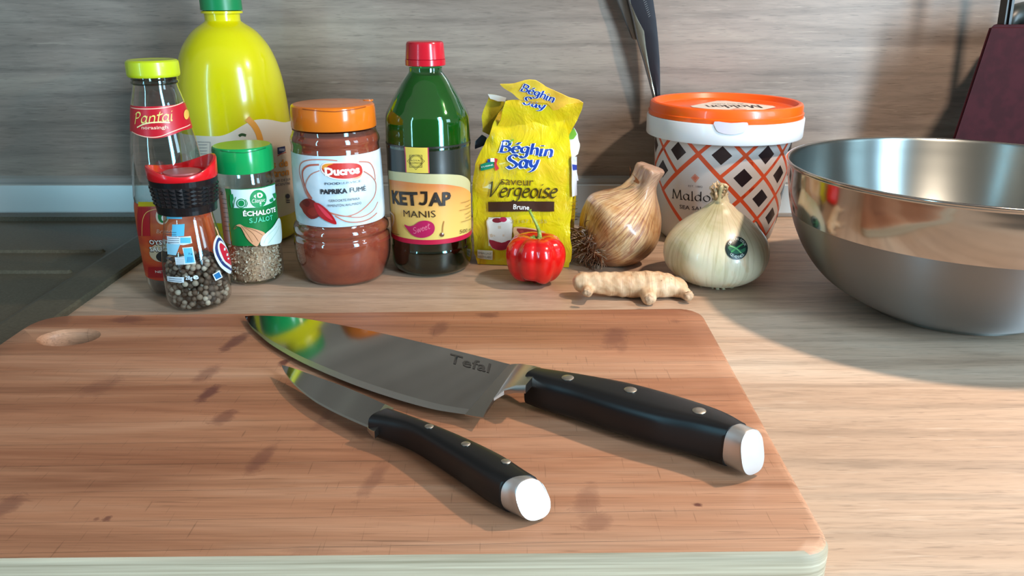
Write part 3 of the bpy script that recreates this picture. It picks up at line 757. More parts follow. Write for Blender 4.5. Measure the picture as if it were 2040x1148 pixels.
pr.poly([(459, 388), (465, 386), (467, 396), (464, 404), (465, 413), (461, 413), (459, 400)], GR2); pr.stroke([(471, 392), (468, 402), (467, 413)], 1.2, GR2)
pr.poly([(541, 386), (547, 384), (549, 392), (545, 396)], GR2); pr.poly([(535, 398), (542, 393), (543, 401), (537, 403)], GR2)
pr.text('ÉCHALOTE', (485, 430), (547, 421), 9.5, W, .035); SJ = ink('52c8a0'); pr.text('S', (497, 444), (504, 443), 9.5, SJ, .03); pr.stroke([(510, 433), (510, 440), (508, 443), (505, 442)], 1.7, SJ, 3); pr.text('ALOT', (513, 442), (541, 437), 9.5, SJ, .03)
SK = ink('d8a078'); SK2 = ink('8a5a38')
pr.poly([(472, 449), (479, 446), (488, 451), (505, 455), (524, 462), (527, 470), (518, 480), (512, 490), (503, 486), (492, 474), (485, 460), (480, 452)], SK, 4)
for q in ([(482, 450), (492, 464), (503, 482)], [(486, 451), (503, 464), (514, 480)], [(490, 452), (508, 459), (522, 468)], [(472, 448), (468, 456), (474, 452)]): pr.stroke(q, .9, SK2)
pr.poly([(519, 489), (520, 474), (528, 464), (540, 453), (552, 434), (557, 450), (558, 470), (556, 483), (540, 487)], ink('dcefe8'), 4)
for q in ([(524, 484), (532, 468), (548, 450)], [(532, 485), (544, 468), (553, 450)]): pr.stroke(q, .8, ink('9cc8b8'))
pr.build('label_print', sl)
bl = band(sb, 'back_label', t, mat('label_greyblue', 'aab8b8', .5), zb2 + .0005, zt, ph0 - .55, ph0 - .06)
pr = Print(RevMap(sb, .0003))
pr.text('2', (440, 388), (446, 388), 7, ink('2c4a48')); 
for k in range(8): pr.stroke([(443 + k * 1.0, 396 + 9 * k), (452 + k * 1.2, 397 + 9 * k)], .9, ink('4a6a68'), 0)
pr.build('label_print', bl)
# ================================================================== paprika jar
pj = Rev(688, 546, [(254, 82), (261, 84), (268, 87), (276, 88), (284, 86), (292, 86), (300, 87), (340, 87.5), (380, 87.5), (420, 87), (433, 86), (438, 90), (443, 92.5), (450, 93), (455, 90.5), (459, 90.5), (464, 93), (480, 94), (500, 92.5), (515, 89), (530, 83), (540, 79), (545, 77)])
t = thing('paprika_jar', 'large jar of rust-red paprika powder with an orange flip lid', 'spice jar', pj.loc())
pj.prof = [(0.0006, pj.R(0) * .96)] + [q for q in pj.prof if q[0] > .001]
shell('glass_body', pj, t, thin_glass('paprika_glass', 'f4ddd0', .03, 2.0, haze=.08, hazecol='c89080'))
shell('paprika_powder', pj, t, mat('paprika', '80300f', .75, noise=('9a4a20', (90, 90, 120), .35, .7), bump=((1400, 1400, 1400), .3, .0003)), .0015, pj.z(264), dr=-.0016, top=True)
zl0, zl1 = pj.z(251), pj.z(205); ra, rb2 = 83.5 * depth(pj.y, zl0) / F, 83 * depth(pj.y, zl1) / F
LO = mat('lid_orange', 'd8701c', .16, sss=.05, coat=.15)
lo_ = lid('lid', pj, [(zl0, ra * .985), (zl0 + .0008, ra), (zl1 - .004, rb2), (zl1 - .0012, rb2 * .985), (zl1 - .0002, rb2 * .95), (zl1, rb2 * .9), (zl1, rb2 * .3)], t, LO, 80)
seam(pj, lo_, rb2, zl1, 0, mat('seam_orange', '8a3c10', .5))
bm = bmesh.new(); a = pj.face + .95; hc = Vector((pj.x + rb2 * .82 * cos(a), pj.y + rb2 * .82 * sin(a), zl1)); 
lathe(bm, hc.x + 0, hc.y + .03, [(zl1 - .0005, .0042), (zl1 + .0004, .0040)], 20); link('hinge_button', bm, LO, lo_, smooth=True, autosmooth=30)
zt = at_z(pj, 672, 311); zb2 = at_z(pj, 690, 452)
lm = mat('label_pale_blue', 'b4ccd8', .25, coat=.1, noise=('dfe6ea', (22, 22, 22), .4, .62))
pl = band(pj, 'front_label', t, lm, zb2, zt, -1.7, 1.55)
pr = Print(RevMap(pj, .0003)); CP_ = ink('bf7a66'); CP2 = ink('b8604c'); RR = ink('c02a20')
pr.stroke([(672, 320), (645, 318), (615, 319), (600, 326), (597, 342), (602, 362), (610, 385), (625, 405), (650, 422), (680, 430), (700, 431)], 2.2, CP_)
pr.stroke([(636, 328), (615, 330), (604, 340), (604, 356), (611, 378), (622, 396)], 3.6, CP2)
pr.stroke([(637, 340), (620, 348), (610, 366), (612, 384), (625, 402), (650, 420), (690, 431), (720, 432), (742, 420), (752, 402)], 1.8, CP_)
pr.stroke([(715, 322), (735, 324), (744, 338), (747, 358)], 2.4, CP_)
pr.stroke([(724, 341), (740, 352), (748, 366), (746, 388), (732, 408), (712, 424), (692, 431)], 2.2, CP_)
pr.stroke([(668, 430), (690, 441), (715, 442), (735, 436), (750, 424)], 2.2, CP_)
pr.poly([(640, 331), (650, 324), (680, 323), (705, 323), (718, 327), (723, 335), (722, 346), (714, 354), (690, 358), (665, 356), (650, 350), (641, 341)], ink('f0dcd4'), 4)
pr.poly([(642, 333), (652, 326), (680, 325), (705, 325), (717, 329), (721, 338), (720, 346), (712, 352), (690, 356), (665, 354), (652, 348), (644, 341)], RR, 4)
pr.poly([(642, 331), (650, 326), (664, 326), (654, 330), (646, 338)], ink('e09030'), 3); pr.poly([(700, 356), (716, 350), (721, 343), (718, 352), (710, 356)], ink('e0a080'), 3)
pr.text('Ducros', (648, 349), (716, 344), 15, W, .05)
pr.text('FOOD', (648, 368), (678, 367), 4.5, ink('3c5468'), .02); pr.text('SERVICE', (679, 367), (719, 362), 4.5, ink('8aa0b0'))
pr.text('PAPRIKA', (640, 386), (692, 384), 9.5, ink('16202c'), .035); pr.text('FUMÉ', (697, 383), (728, 379), 9.5, ink('2c3844'), .0)
pr.text('GEROOKTE PAPRIKA', (656, 402), (716, 397), 5, ink('38424c')); pr.text('PIMENTÓN AHUMADO', (654, 412), (719, 406), 5, ink('38424c'))
pr.poly([(599, 407), (606, 398), (616, 395), (628, 400), (634, 410), (642, 420), (638, 430), (622, 436), (608, 424), (604, 416)], ink('7a2018'), 3)
pr.poly([(604, 402), (612, 396), (620, 404), (614, 412)], ink('5c1410'), 3); pr.poly([(614, 420), (628, 412), (636, 424), (624, 430)], ink('8c2a1c'), 3)
pr.poly([(627, 405), (636, 404), (650, 414), (664, 430), (671, 446), (656, 442), (640, 432), (632, 420)], ink('b01820'), 3); pr.poly([(634, 408), (642, 412), (654, 424), (664, 438), (650, 430)], ink('d8384a'), 3)
pr.build('label_print', pl)
# ================================================================== sweet soy sauce bottle
kb = Rev(862, 530, [(134, 33), (142, 34), (148, 38), (160, 47), (175, 56), (190, 65), (205, 72.5), (218, 79), (226, 82), (236, 83.5), (280, 84), (287, 84), (292, 82.5), (345, 82), (400, 80.5), (474, 79), (479, 79), (484, 80), (500, 79.5), (515, 78), (523, 74), (528, 68)])
t = thing('soy_sauce_bottle', 'green bottle of dark soy sauce with a red screw cap and yellow label', 'bottle', kb.loc())
kb.prof = [(0.0006, kb.R(0) * .95)] + [q for q in kb.prof if q[0] > .001]
shell('bottle_body', kb, t, thin_glass('green_plastic', '62c884', .05, 2.0, haze=.0, hazecol='0c6a30'))
shell('sauce', kb, t, mat('soy_sauce', '140c08', .12), .0014, kb.z(292), dr=-.0014, top=True)
shell('sauce_film', kb, t, thin_glass('soy_film', '58d888', .2, .5, haze=.3, hazecol='0cb050'), kb.z(292), kb.z(148), dr=-.0010, bottom=False)
z0, z1 = kb.z(130), kb.z(82); ra = 40 * depth(kb.y, z0) / F; rb2 = 37.5 * depth(kb.y, z1) / F
CR = mat('cap_red', 'b81426', .2, coat=.15)
kc = lid('cap', kb, [(z0 + .0052, ra * .985), (z0 + .006, ra * .975), (z1 - .002, rb2), (z1 - .0006, rb2 * .96), (z1, rb2 * .88), (z1, rb2 * .3)], t, CR, ribs=(40, .0006, z0 + .0065, z1 - .0025))
bm = bmesh.new(); lathe(bm, kb.x, kb.y, [(z0, ra * .97), (z0 + .0004, ra), (z0 + .0046, ra), (z0 + .005, ra * .97)], 48); link('tamper_ring', bm, CR, t, smooth=True, autosmooth=40)
# label
lm = mat('label_black', '20241f', .3, coat=.2)
zt = at_z(kb, 850, 293); zb2 = at_z(kb, 858, 488)
kl = band(kb, 'front_label', t, lm, zb2, zt, -1.5, 1.55)
pr = Print(RevMap(kb, .0003)); rr = pr.m.rr
m = mat('label_amber', 'dca04e', .35, coat=.1, spec=.4); nt = m.node_tree
tc = nt.nodes.new('ShaderNodeTexCoord'); sp_ = nt.nodes.new('ShaderNodeSeparateXYZ'); nt.links.new(tc.outputs['Object'], sp_.inputs[0])
za, zc = at_z(kb, 855, 372), at_z(kb, 858, 480)
nt.links.new(ramp(nt, math_(nt, 'MULTIPLY', math_(nt, 'SUBTRACT', sp_.outputs[2], zc), 1 / (za - zc)), [(0, 'd8c068'), (.45, 'dcb060'), (.85, 'da9450'), (1, 'c87840')]), nt.nodes['Principled BSDF'].inputs['Base Color'])
AM = m; CRL = ink('b8b084')
def curve_top(pts, zbot, m):   # pts px; region below the curve down to zbot
    q = catmull([pr.m.conv(p).to_3d() for p in pts], 5)
    pr.poly2([(p.x, p.y) for p in q] + [(q[-1].x, zbot), (q[0].x, zbot)], m)
zz = at_z(kb, 858, 478)
curve_top([(774, 339), (800, 343), (835, 346), (880, 347), (905, 348), (920, 350), (931, 356), (936, 364)], zz, CRL)
curve_top([(776, 357), (800, 361), (835, 365), (880, 367), (905, 370), (920, 373), (932, 379), (937, 386)], zz, AM)
pr.poly2([(-1.49 * rr, zb2 + .0003), (1.54 * rr, zb2 + .0003), (1.54 * rr, zz), (-1.49 * rr, zz)], ink('b8143c'))
PKN = ink('b03a58'); YE = ink('d8bc4c')
ph0, zA = kb.at(806, 297); ph1, _ = kb.at(854, 297); zB = at_z(kb, 832, 344.5)
pr.poly2([(ph0 * rr, zt - .0004), (ph1 * rr, zt - .0004), (ph1 * rr, zB), (ph0 * rr, zB)], PKN)
pr.poly2([(ph0 * rr + .0009, zt - .0004), (ph1 * rr - .0009, zt - .0004), (ph1 * rr - .0009, zB), (ph0 * rr + .0009, zB)], YE)
BK = ink('241a12')
cx, cy = 829, 321
def star(n, r0, r1, rot): return [(cx + (r0 if k % 2 == 0 else r1) * cos(rot + pi * k / n), cy + (r0 if k % 2 == 0 else r1) * 1.02 * sin(rot + pi * k / n)) for k in range(2 * n)]
for rot in (0, pi / 4):
    sq = [(cx + 17 * cos(rot + pi / 2 * k), cy + 17 * sin(rot + pi / 2 * k)) for k in range(4)]
    pr.stroke(sq, 1.0, BK, 0, True); pr.stroke([(cx + (x - cx) * .84, cy + (y_ - cy) * .84) for x, y_ in sq], .6, BK, 0, True)
pr.oval(cx, cy, 11, 8, YE); pr.text('ROYAL', (819, 321), (840, 321), 3.2, BK); pr.text('EXPRESS', (819, 326), (840, 326), 3.2, BK)
pr.text('KET', (784, 404), (835, 408), 26, BK, .04); pr.stroke([(838, 383.5), (851, 383.5)], 5, BK, 0); pr.stroke([(849, 381), (849, 398), (846, 405), (840, 406), (836, 404)], 5.2, BK, 4); pr.text('AP', (854, 409), (897, 407), 26, BK, .04); pr.text('MANIS', (806, 431), (868, 432), 14, BK, -.004)
MG = ink('b01850')
pr.poly([(807, 447), (816, 450), (826, 448), (836, 441), (850, 439), (862, 444), (866, 454), (862, 465), (850, 472), (836, 473), (823, 468), (814, 458)], MG, 4)
pr.pen('Sweet', (825, 465), (856, 455), 11, ink('e07a90'), .09, None, .3)
pr.stroke([(884, 440), (882, 450), (881, 462)], 1.6, ink('a87030')); pr.oval(880, 467, 4, 4.2, ink('5c2c10')); pr.oval(881, 465, 1.4, 1.6, W)
pr.text('500 ml', (914, 465), (936, 459), 8, BK, -.005)
for k, (a_, b_) in enumerate([(916, 934), (925, 935), (913, 935), (924, 935), (925, 936), (916, 937)]):
    pr.stroke([(a_, 404 + 7.6 * k), ((a_ + b_) / 2, 402 + 7.4 * k), (b_, 398 + 7.2 * k)], .9, ink('8a6a38'), 0)
pr.stroke([(781, 422), (787, 428), (788, 440), (785, 450)], 3, ink('c8b0a0')); pr.stroke([(784, 463), (799, 467)], .9, BK, 0)
pr.build('label_print', kl)
def bvh_of(objs):
    dg = bpy.context.evaluated_depsgraph_get(); vs = []; fs = []
    bpy.context.view_layer.update()
    for o in objs:
        n = len(vs); b = base_of(o)
        vs += [v.co + b for v in o.data.vertices]; fs += [[n + i for i in p.vertices] for p in o.data.polygons]
    return BVHTree.FromPolygons(vs, fs)
# ================================================================== sugar bag
FL = P(950, 527); FR = P(1134, 534)
t = thing('sugar_bag', 'opened yellow bag of brown sugar with its torn top folded over, behind the red pepper', 'bag', ((FL + FR) / 2 + Vector((0, .02, 0))))
BAGY = mat('bag_yellow', 'd0bf0c', .3, coat=.35, noise=('cfa81c', (28, 28, 40), .35, .7))
nt = BAGY.node_tree
f = noise_node(nt, (55, 55, 34), 4, .55, 1.8); bump_(nt, nt.nodes['Principled BSDF'], f, .55, .003)
WHT = mat('bag_white', 'dcdcd4', .4, coat=.2)
front = (FR - FL).normalized(); back = Vector((-front.y, front.x, 0)).normalized() * 1.0
# rows: v, left u, right u, lean back (m), depth (m)
rows = [(527, 952, 1133, 0, .050), (510, 943, 1136, -.001, .052), (470, 941, 1137, -.003, .054), (420, 940, 1138, -.003, .055), (370, 941, 1138, -.002, .054), (330, 945, 1137, 0, .052), (300, 957, 1134, .003, .048), (280, 966, 1133, .006, .042), (255, 982, 1130, .011, .034), (235, 992, 1126, .015, .026), (215, 1001, 1123, .018, .018), (203, 1008, 1120, .020, .012)]
bm = bmesh.new(); rings = []; NF = 34; ND = 8
def onfront(u, v, lean):
    # plane through FL, FR shifted by lean
    o_ = FL + back * lean; d = ray(u, v); k = (o_ - CAM).dot(back) / d.dot(back); return CAM + d * k
fine = []
for a, b in zip(rows, rows[1:]):
    for k in range(5): fine.append(tuple(a[i] + (b[i] - a[i]) * k / 5 for i in range(5)))
fine.append(rows[-1])
for (v, ul, ur, lean, dp) in fine:
    L = onfront(ul, v, lean); R_ = onfront(ur, v, lean); L.z = R_.z = (L.z + R_.z) / 2
    if v > 526.9: L.z = R_.z = .0004
    wdt = (R_ - L).length; ring = []
    q = []
    for k in range(NF): q.append((k / NF, 0))
    for k in range(ND): q.append((1, k / ND))
    for k in range(NF): q.append((1 - k / NF, 1))
    for k in range(ND): q.append((0, 1 - k / ND))
    for s_, d_ in q:
        p = L + (R_ - L) * s_ + back * (dp * d_)
        # belly and soft corners
        bel = .004 * sin(pi * min(max(s_, 0), 1)) * sin(pi * min(1, max(0, (527 - v) / 230)))
        if d_ == 0: p -= back * bel
        if d_ == 1: p += back * bel
        if s_ in (0, 1) and 0 < d_ < 1: p += front * (.003 * sin(pi * d_)) * (-1 if s_ == 0 else -1.6 if v < 480 else -.5) * (-1 if s_ == 0 else 1)
        amp = .0022 + .0016 * (v < 320); nv = mnoise.noise_vector(p * 38) * amp + mnoise.noise_vector(p * 110) * amp * .35; nv -= back * (abs(mnoise.noise(p * 34 + Vector((3, 1, 5)))) * .0045 + abs(mnoise.noise(p * 17)) * .006 - .004) * (1 if v < 330 else .45)
        if v > 520: nv *= .2; nv.z = 0
        p = p + nv; ring.append(bm.verts.new(p))
    rings.append(ring)
N = len(rings[0])
for A, B in zip(rings, rings[1:]):
    for k in range(N): bm.faces.new((A[k], A[(k + 1) % N], B[(k + 1) % N], B[k]))
bm.faces.new(rings[0][::-1]); bm.faces.new(rings[-1])
bag = link('bag_body', bm, BAGY, t, smooth=True, autosmooth=60)
def sheet(name, pts, y, m, parent, thick=.0012, crumple=.002, n=14, tilt=(0, 0), par=None):
    """crumpled piece of film; outline in px on the plane depth y, tilt=(dy/dx, dy/dz)"""
    def on(u, v):
        d = ray(u, v); # plane y = y0 + tx*x + tz*(z-.15)
        k = (y + tilt[1] * (H - .15)) / (d.y - tilt[0] * d.x - tilt[1] * d.z); return CAM + d * k
    b = bmesh.new(); vs = [b.verts.new((p[0], p[1], 0)) for p in pts]
    es = [b.edges.new((vs[i], vs[(i + 1) % len(vs)])) for i in range(len(vs))]
    bmesh.ops.triangle_fill(b, use_beauty=True, edges=es)
    for ax in (0, 1):
        lo = min(p[ax] for p in pts); hi = max(p[ax] for p in pts)
        for k in range(1, n):
            co = [0, 0, 0]; no = [0, 0, 0]; co[ax] = lo + (hi - lo) * k / n; no[ax] = 1
            bmesh.ops.bisect_plane(b, geom=b.verts[:] + b.edges[:] + b.faces[:], plane_co=co, plane_no=no, dist=1e-6)
    for v in b.verts:
        p = on(v.co.x, v.co.y); p = p + mnoise.noise_vector(p * 60) * crumple; v.co = p
    bmesh.ops.recalc_face_normals(b, faces=b.faces)
    if thick: bmesh.ops.solidify(b, geom=b.faces[:], thickness=thick)
    return link(name, b, m, parent, smooth=True, autosmooth=50)
yt = onfront(1060, 205, .02).y
BAGO = mat('bag_amber', 'dca838', .35, coat=.3, noise=('e0c43c', (30, 30, 30), .35, .65), bump=((70, 70, 50), .5, .003))
flap_neck = sheet('top_fold', [(1004, 212), (1006, 203), (1036, 204), (1060, 210), (1085, 206), (1120, 206), (1161, 207), (1150, 240), (1141, 253), (1127, 278), (1100, 272), (1060, 262), (1020, 258), (990, 250)], yt - .016, BAGY, t, .0006, .003, 16, (0, -.35))
flap = sheet('torn_flap', [(995, 167), (1028, 163), (1063, 161), (1080, 165), (1110, 180), (1140, 193), (1161, 206), (1156, 228), (1141, 250), (1120, 232), (1090, 208), (1062, 204), (1038, 204), (1016, 186)], yt - .022, BAGO, t, .0008, .0035, 18, (.1, -.5))
sheet('folded_corner', [(974, 191), (1006, 196), (1004, 210), (988, 245), (972, 270), (958, 262), (961, 235), (968, 210)], yt + .004, mat('bag_olive', 'b8a820', .4, coat=.2, bump=((60, 60, 60), .5, .003)), t, .0006, .003, 12)
sheet('torn_lip', [(972, 190), (990, 192), (1008, 194), (1006, 201), (990, 203), (976, 199)], yt + .001, WHT, t, .0005, .002, 6)
sheet('side_crease', [(1128, 262), (1140, 252), (1150, 262), (1153, 285), (1152, 310), (1138, 320), (1132, 300)], yt + .012, WHT, t, .0006, .004, 10)
sheet('side_crease', [(1130, 262), (1141, 254), (1148, 264), (1140, 276), (1130, 278)], yt + .0105, mat('bag_leaf_green', '6ea83a', .4), t, .0005, .003, 8)
sheet('side_crease', [(948, 282), (958, 268), (968, 276), (966, 292), (950, 300)], yt + .012, mat('bag_navy', '2a4468', .4, coat=.3), t, .0005, .003, 8)
bv = bvh_of([bag]); pr = Print(RayMap(bv, .0009, 8))
BL = ink('123c96'); LB = ink('e8eef4'); BR = ink('3c2012')
pr.pen('Béghin', (995, 303), (1098, 313), 23, LB, .42, .3, .1); pr.pen('Say', (1011, 335), (1070, 335), 25, LB, .42, .3, .1)
pr.pen('Béghin', (995, 303), (1098, 313), 23, BL, .26, .3, .1); pr.pen('Say', (1011, 335), (1070, 335), 25, BL, .26, .3, .1)
pr.stroke([(1016, 285), (1020, 281), (1024, 279)], 3, ink('7ab03a'))
pr.poly([(958, 328), (972, 325), (984, 322), (985, 334), (972, 338), (959, 341)], ink('0c7a5a')); pr.text('CUISINE', (960, 335), (983, 330), 3, W)
pr.rect(972, 318, 977, 325, ink('1c3c90')); pr.rect(978, 316, 986, 324, W); pr.poly([(986, 316), (993, 318), (990, 326), (995, 336), (988, 341), (986, 332)], ink('c83038'))
pr.text('saveur', (998, 368), (1063, 370), 17, ink('5a4414'), .0)
pr.pen('Vergeoise', (971, 392), (1106, 394), 29, ink('3c3008'), .14, .7, .25)
pr.rect(974, 401, 1104, 421, BR); pr.text('Brune', (1023, 416), (1054, 418), 10, W, .01)
pr.rect(974, 432, 1019, 489, ink('e0dcc0')); 
pr.poly([(974, 434), (1018, 434), (1022, 450), (1018, 488), (1008, 496), (986, 496), (976, 486), (972, 455)], ink('dcc8b0'), 3)
pr.poly([(975, 436), (1017, 436), (1020, 455), (1017, 478), (1000, 482), (977, 476), (975, 455)], ink('e8e4dc'), 3); pr.oval(997, 438, 20, 6, W)
pr.oval(992, 438, 10, 5, ink('8a2030')); pr.oval(1004, 436, 7, 5, ink('c02450')); pr.poly([(976, 476), (1000, 482), (1018, 476), (1015, 490), (1000, 497), (982, 493)], ink('a02038'), 3)
pr.poly([(1024, 452), (1050, 452), (1085, 460), (1098, 474), (1085, 482), (1055, 484), (1030, 478)], ink('d8a878'), 3)
pr.poly([(1030, 454), (1060, 456), (1085, 464), (1092, 472), (1070, 472), (1042, 468)], ink('8a2c28'), 3)
for k in range(4): pr.oval(1040 + 12 * k, 460 + 2.5 * k, 4, 3, ink('a83c34'))
pr.text('3 167 15:55', (1020, 443), (1090, 443), 7, ink('b0a050'))
pr.poly([(953, 496), (982, 498), (982, 515), (953, 513)], ink('d4d2c0')); pr.text('EMBALLAGE', (955, 504), (980, 505), 4, ink('5c5c50')); pr.text('RECYCLABLE', (955, 511), (980, 512), 4, ink('5c5c50'))
# nutrition panel on the side face
pr.poly([(1138, 312), (1151, 303), (1152, 385), (1139, 391)], ink('dfe2ea')); pr.poly([(1138, 330), (1152, 326), (1152, 336), (1138, 340)], ink('3448a8'))
for k in range(7): pr.stroke([(1140, 346 + 6 * k), (1151, 344 + 6 * k)], .8, ink('6a74a0'), 0)
for k in range(6): pr.stroke([(1139, 402 + 7 * k), (1150, 399 + 7 * k)], 1.2, ink('8a8420'), 0)
pr.build('bag_print', bag)
bv = bvh_of([flap, flap_neck]); pr = Print(RayMap(bv, .0007, 6))
pr.pen('Béghin', (1036, 179), (1101, 203), 15, LB, .4, .3, .1); pr.pen('Béghin', (1036, 179), (1101, 203), 15, BL, .25, .3, .1)
pr.pen('Say', (1041, 206), (1082, 218), 17, LB, .4, .3, .1); pr.pen('Say', (1041, 206), (1082, 218), 17, BL, .25, .3, .1)
pr.build('flap_print', flap)
# ================================================================== salt tub
tb = Rev(1422, 466, [(255, 134), (283, 131), (340, 127), (400, 120), (440, 113), (460, 107), (465, 103)])
t = thing('salt_tub', 'large white tub of sea salt with orange and black diamonds and an orange lid', 'tub', tb.loc())
tb.prof = [(0.0006, tb.R(0) * .97)] + [q for q in tb.prof if q[0] > .001]
shell('tub_body', tb, t, mat('tub_white', 'd0ccca', .35, coat=.1), smooth_n=2, seg=96, top=True)
zc0, zc1 = tb.z(265), tb.z(227); rc0 = 151 * depth(tb.y, zc0) / F; rc1 = 152.5 * depth(tb.y, zc1) / F
bm = bmesh.new(); lathe(bm, tb.x, tb.y, [(zc0 + .002, rc0 - .006), (zc0 + .0002, rc0 - .002), (zc0, rc0 - .0004), (zc0 + .001, rc0), (zc1 - .001, rc1), (zc1, rc1 - .0006), (zc1, rc1 - .004)], 112)
TW = mat('collar_white', 'dfe2e6', .32, sss=.08, coat=.15)
col = link('collar', bm, TW, t, smooth=True, autosmooth=35)
# tamper tab on the collar
cv = Rev.__new__(Rev); cv.x, cv.y, cv.face = tb.x, tb.y, tb.face; cv.prof = [(zc0, rc0), (zc1, rc1)]
bm = bmesh.new(); pts = []
pr = Print(RevMap(cv, .0006)); pr.poly([(1424, 242), (1456, 245), (1488, 244), (1487, 256), (1480, 264), (1456, 268), (1434, 264), (1426, 256)], mat('tab_white', 'cfcbd6', .4), 3)
pr.build('tamper_tab', col)
zo0 = zc1 + .0002; zo1 = tb.z(200); ro = 149.5 * depth(tb.y, zo0) / F; ro1 = 148.5 * depth(tb.y, zo1) / F
bm = bmesh.new()
lathe(bm, tb.x, tb.y, [(zo0, ro - .003), (zo0, ro), (zo0 + .0035, ro + .0002), (zo0 + .0042, ro - .0008), (zo1 - .0025, ro1), (zo1 - .0008, ro1 - .0008), (zo1, ro1 - .0026), (zo1 - .0006, ro1 - .0046), (zo1 - .0050, ro1 - .0065), (zo1 - .0060, ro1 - .008), (zo1 - .0060, .004)], 112)
tl = link('lid', bm, mat('lid_tub_orange', 'ee5c12', .3, coat=.25, sss=.05), t, smooth=True, autosmooth=32)
zp = zo1 - .0060
pr = Print(PlaneMap((tb.x, tb.y, zp), (1, 0, 0), (0, 1, 0), .0003))
hw = (P(1548, 212, zp) - P(1362, 208, zp)).length / 2; cxp = (P(1548, 212, zp).x + P(1362, 208, zp).x) / 2 - tb.x
hh = .052
q = []
cs = [(cxp - hw, 0), (cxp, -hh * .86), (cxp + hw, 0), (cxp, hh * .95)]
for i in range(4):
    a, b = Vector(cs[i]), Vector(cs[(i + 1) % 4]); d = (b - a); q += [tuple(a + d * .1), tuple(a + d * .5), tuple(a + d * .9)]
pr.m.conv = lambda p: Vector(p)
pr.poly(q, ink('e8ddd0')); BKI = ink('1c1a1e')
pr.pen2('Maldon', Vector((cxp + hw * .62, .010)), Vector((cxp - hw * .55, .010)), .020, BKI, .12, .6, 0)
pr.text2('SEA SALT FLAKES', Vector((cxp + hw * .35, .021)), Vector((cxp - hw * .35, .021)), .004, BKI)
pr.poly([(cxp, -.012), (cxp + .008, -.020), (cxp, -.028), (cxp - .008, -.020)], ink('e0a088'))
pr.build('lid_label', tl)
# diamond pattern wrapped on the tub
sleeve = None; mp = RevMap(tb, .00035); pr = Print(mp); rr = mp.rr
z0r = tb.at(1438, 310)[1]; z1r = tb.at(1480, 355)[1]; z2r = tb.at(1513, 395)[1]
ph00 = tb.at(1438, 310)[0]; dph = tb.at(1480, 355)[0] - ph00; dz = ((z0r - z1r) + (z1r - z2r)) / 2
ORG = mat('print_orange', 'dc5630', .35); WP = mat('print_white', 'd2ccca', .35); BP = mat('print_black', '2c2226', .3)
ztop = tb.z(258); zlow = z0r - 4.2 * dz
def dia(ph, z, s, m, up):
    a = dph * s; b = dz * s; pts = [(ph - a, z), (ph, z - b), (ph + a, z), (ph, z + b)]
    out = []; N = 4
    # clip against top
    for i in range(N):
        p, q = pts[i], pts[(i + 1) % N]
        if p[1] <= ztop: out.append(p)
        if (p[1] > ztop) != (q[1] > ztop):
            k = (ztop - p[1]) / (q[1] - p[1]); out.append((p[0] + (q[0] - p[0]) * k, ztop))
    if len(out) > 2: pr.poly2([(x * rr, z_) for x, z_ in out], m, up)
cells = []
for i in range(-1, 5):
    for j in range(-9, 10):
        if (i + j) % 2 == 0:
            ph = ph00 + j * dph; z = z0r - i * dz
            if abs(ph) < 1.75 and (i < 4): cells.append((i, j, ph, z))
labc = (-1, 2)
def in_label(j, i): return abs(j - labc[0]) + abs(i - labc[1]) < 1.1
pr.layer = 1
for s_, m_ in ((1.09, ORG), (.885, WP), (.43, BP)):
    pr.layer += 1
    for i, j, ph, z in cells:
        if s_ < .5 and i < 0: continue
        if i >= 2 and j <= -3: continue
        dia(ph, z, s_, m_, False)
# big label diamond
lcph, lcz = ph00 - dph * 1.0, z0r - dz * 2.0
for s_, m_ in ((2.12, ORG), (1.84, mat('print_label', 'd8d4d4', .35))):
    pr.layer += 1; dia(lcph, lcz, s_, m_, False)
pr.poly([(1385, 346), (1394, 354), (1386, 364), (1377, 354)], ink('e09a88')); pr.poly([(1385, 350), (1390, 354), (1386, 360), (1381, 354)], ink('dc7e68'))
pr.text('EST. 1882', (1372, 372), (1400, 374), 4, ink('6a6468'))
pr.pen('Maldon', (1340, 394), (1432, 402), 19, BKI, .12, .5, 0); pr.text('SEA SALT', (1355, 415), (1410, 420), 8, ink('4a4448'), .01)
pr.build('diamond_print', t)
# ================================================================== steel mixing bowl
bp = (0.327, .563); BH = .1065; BR_ = .126
t = thing('mixing_bowl', 'large brushed stainless steel mixing bowl at the right of the worktop', 'bowl', (bp[0], bp[1], 0))
def steel(name, rough, col='b8b6b2', brush=0, an=0):
    m = mat(name, col, rough, 1, aniso=an); nt = m.node_tree
    if brush:
        tc = nt.nodes.new('ShaderNodeTexCoord'); s_ = nt.nodes.new('ShaderNodeSeparateXYZ'); nt.links.new(tc.outputs['Object'], s_.inputs[0])
        n = nt.nodes.new('ShaderNodeTexNoise'); n.noise_dimensions = '1D'; n.inputs['Scale'].default_value = 1300; n.inputs['Detail'].default_value = 2
        nt.links.new(s_.outputs[2], n.inputs['W']); bump_(nt, nt.nodes['Principled BSDF'], n.outputs['Fac'], brush, .0001)
    return m
def aniso(m, a):
    nt = m.node_tree; t_ = nt.nodes.new('ShaderNodeTangent'); t_.direction_type = 'RADIAL'; t_.axis = 'Z'
    nt.nodes['Principled BSDF'].inputs['Anisotropic'].default_value = a; nt.links.new(t_.outputs[0], nt.nodes['Principled BSDF'].inputs['Tangent']); nt.nodes['Principled BSDF'].inputs['Anisotropic Rotation'].default_value = .25
SP1 = steel('steel_polished', .12, 'a8a4a0'); SP2 = steel('steel_brushed', .44, '8c8c8c', .2); SP3 = steel('steel_inner', .36, '8c9290', .15); aniso(SP3, .92); aniso(SP2, .88)
outer = smooth_prof([(.0006, .046), (.0012, .054), (.010, .074), (.022, .0925), (.038, .106), (.055, .115), (.072, .1205), (.088, .1235), (.098, .1245), (BH - .003, .125)], 5)
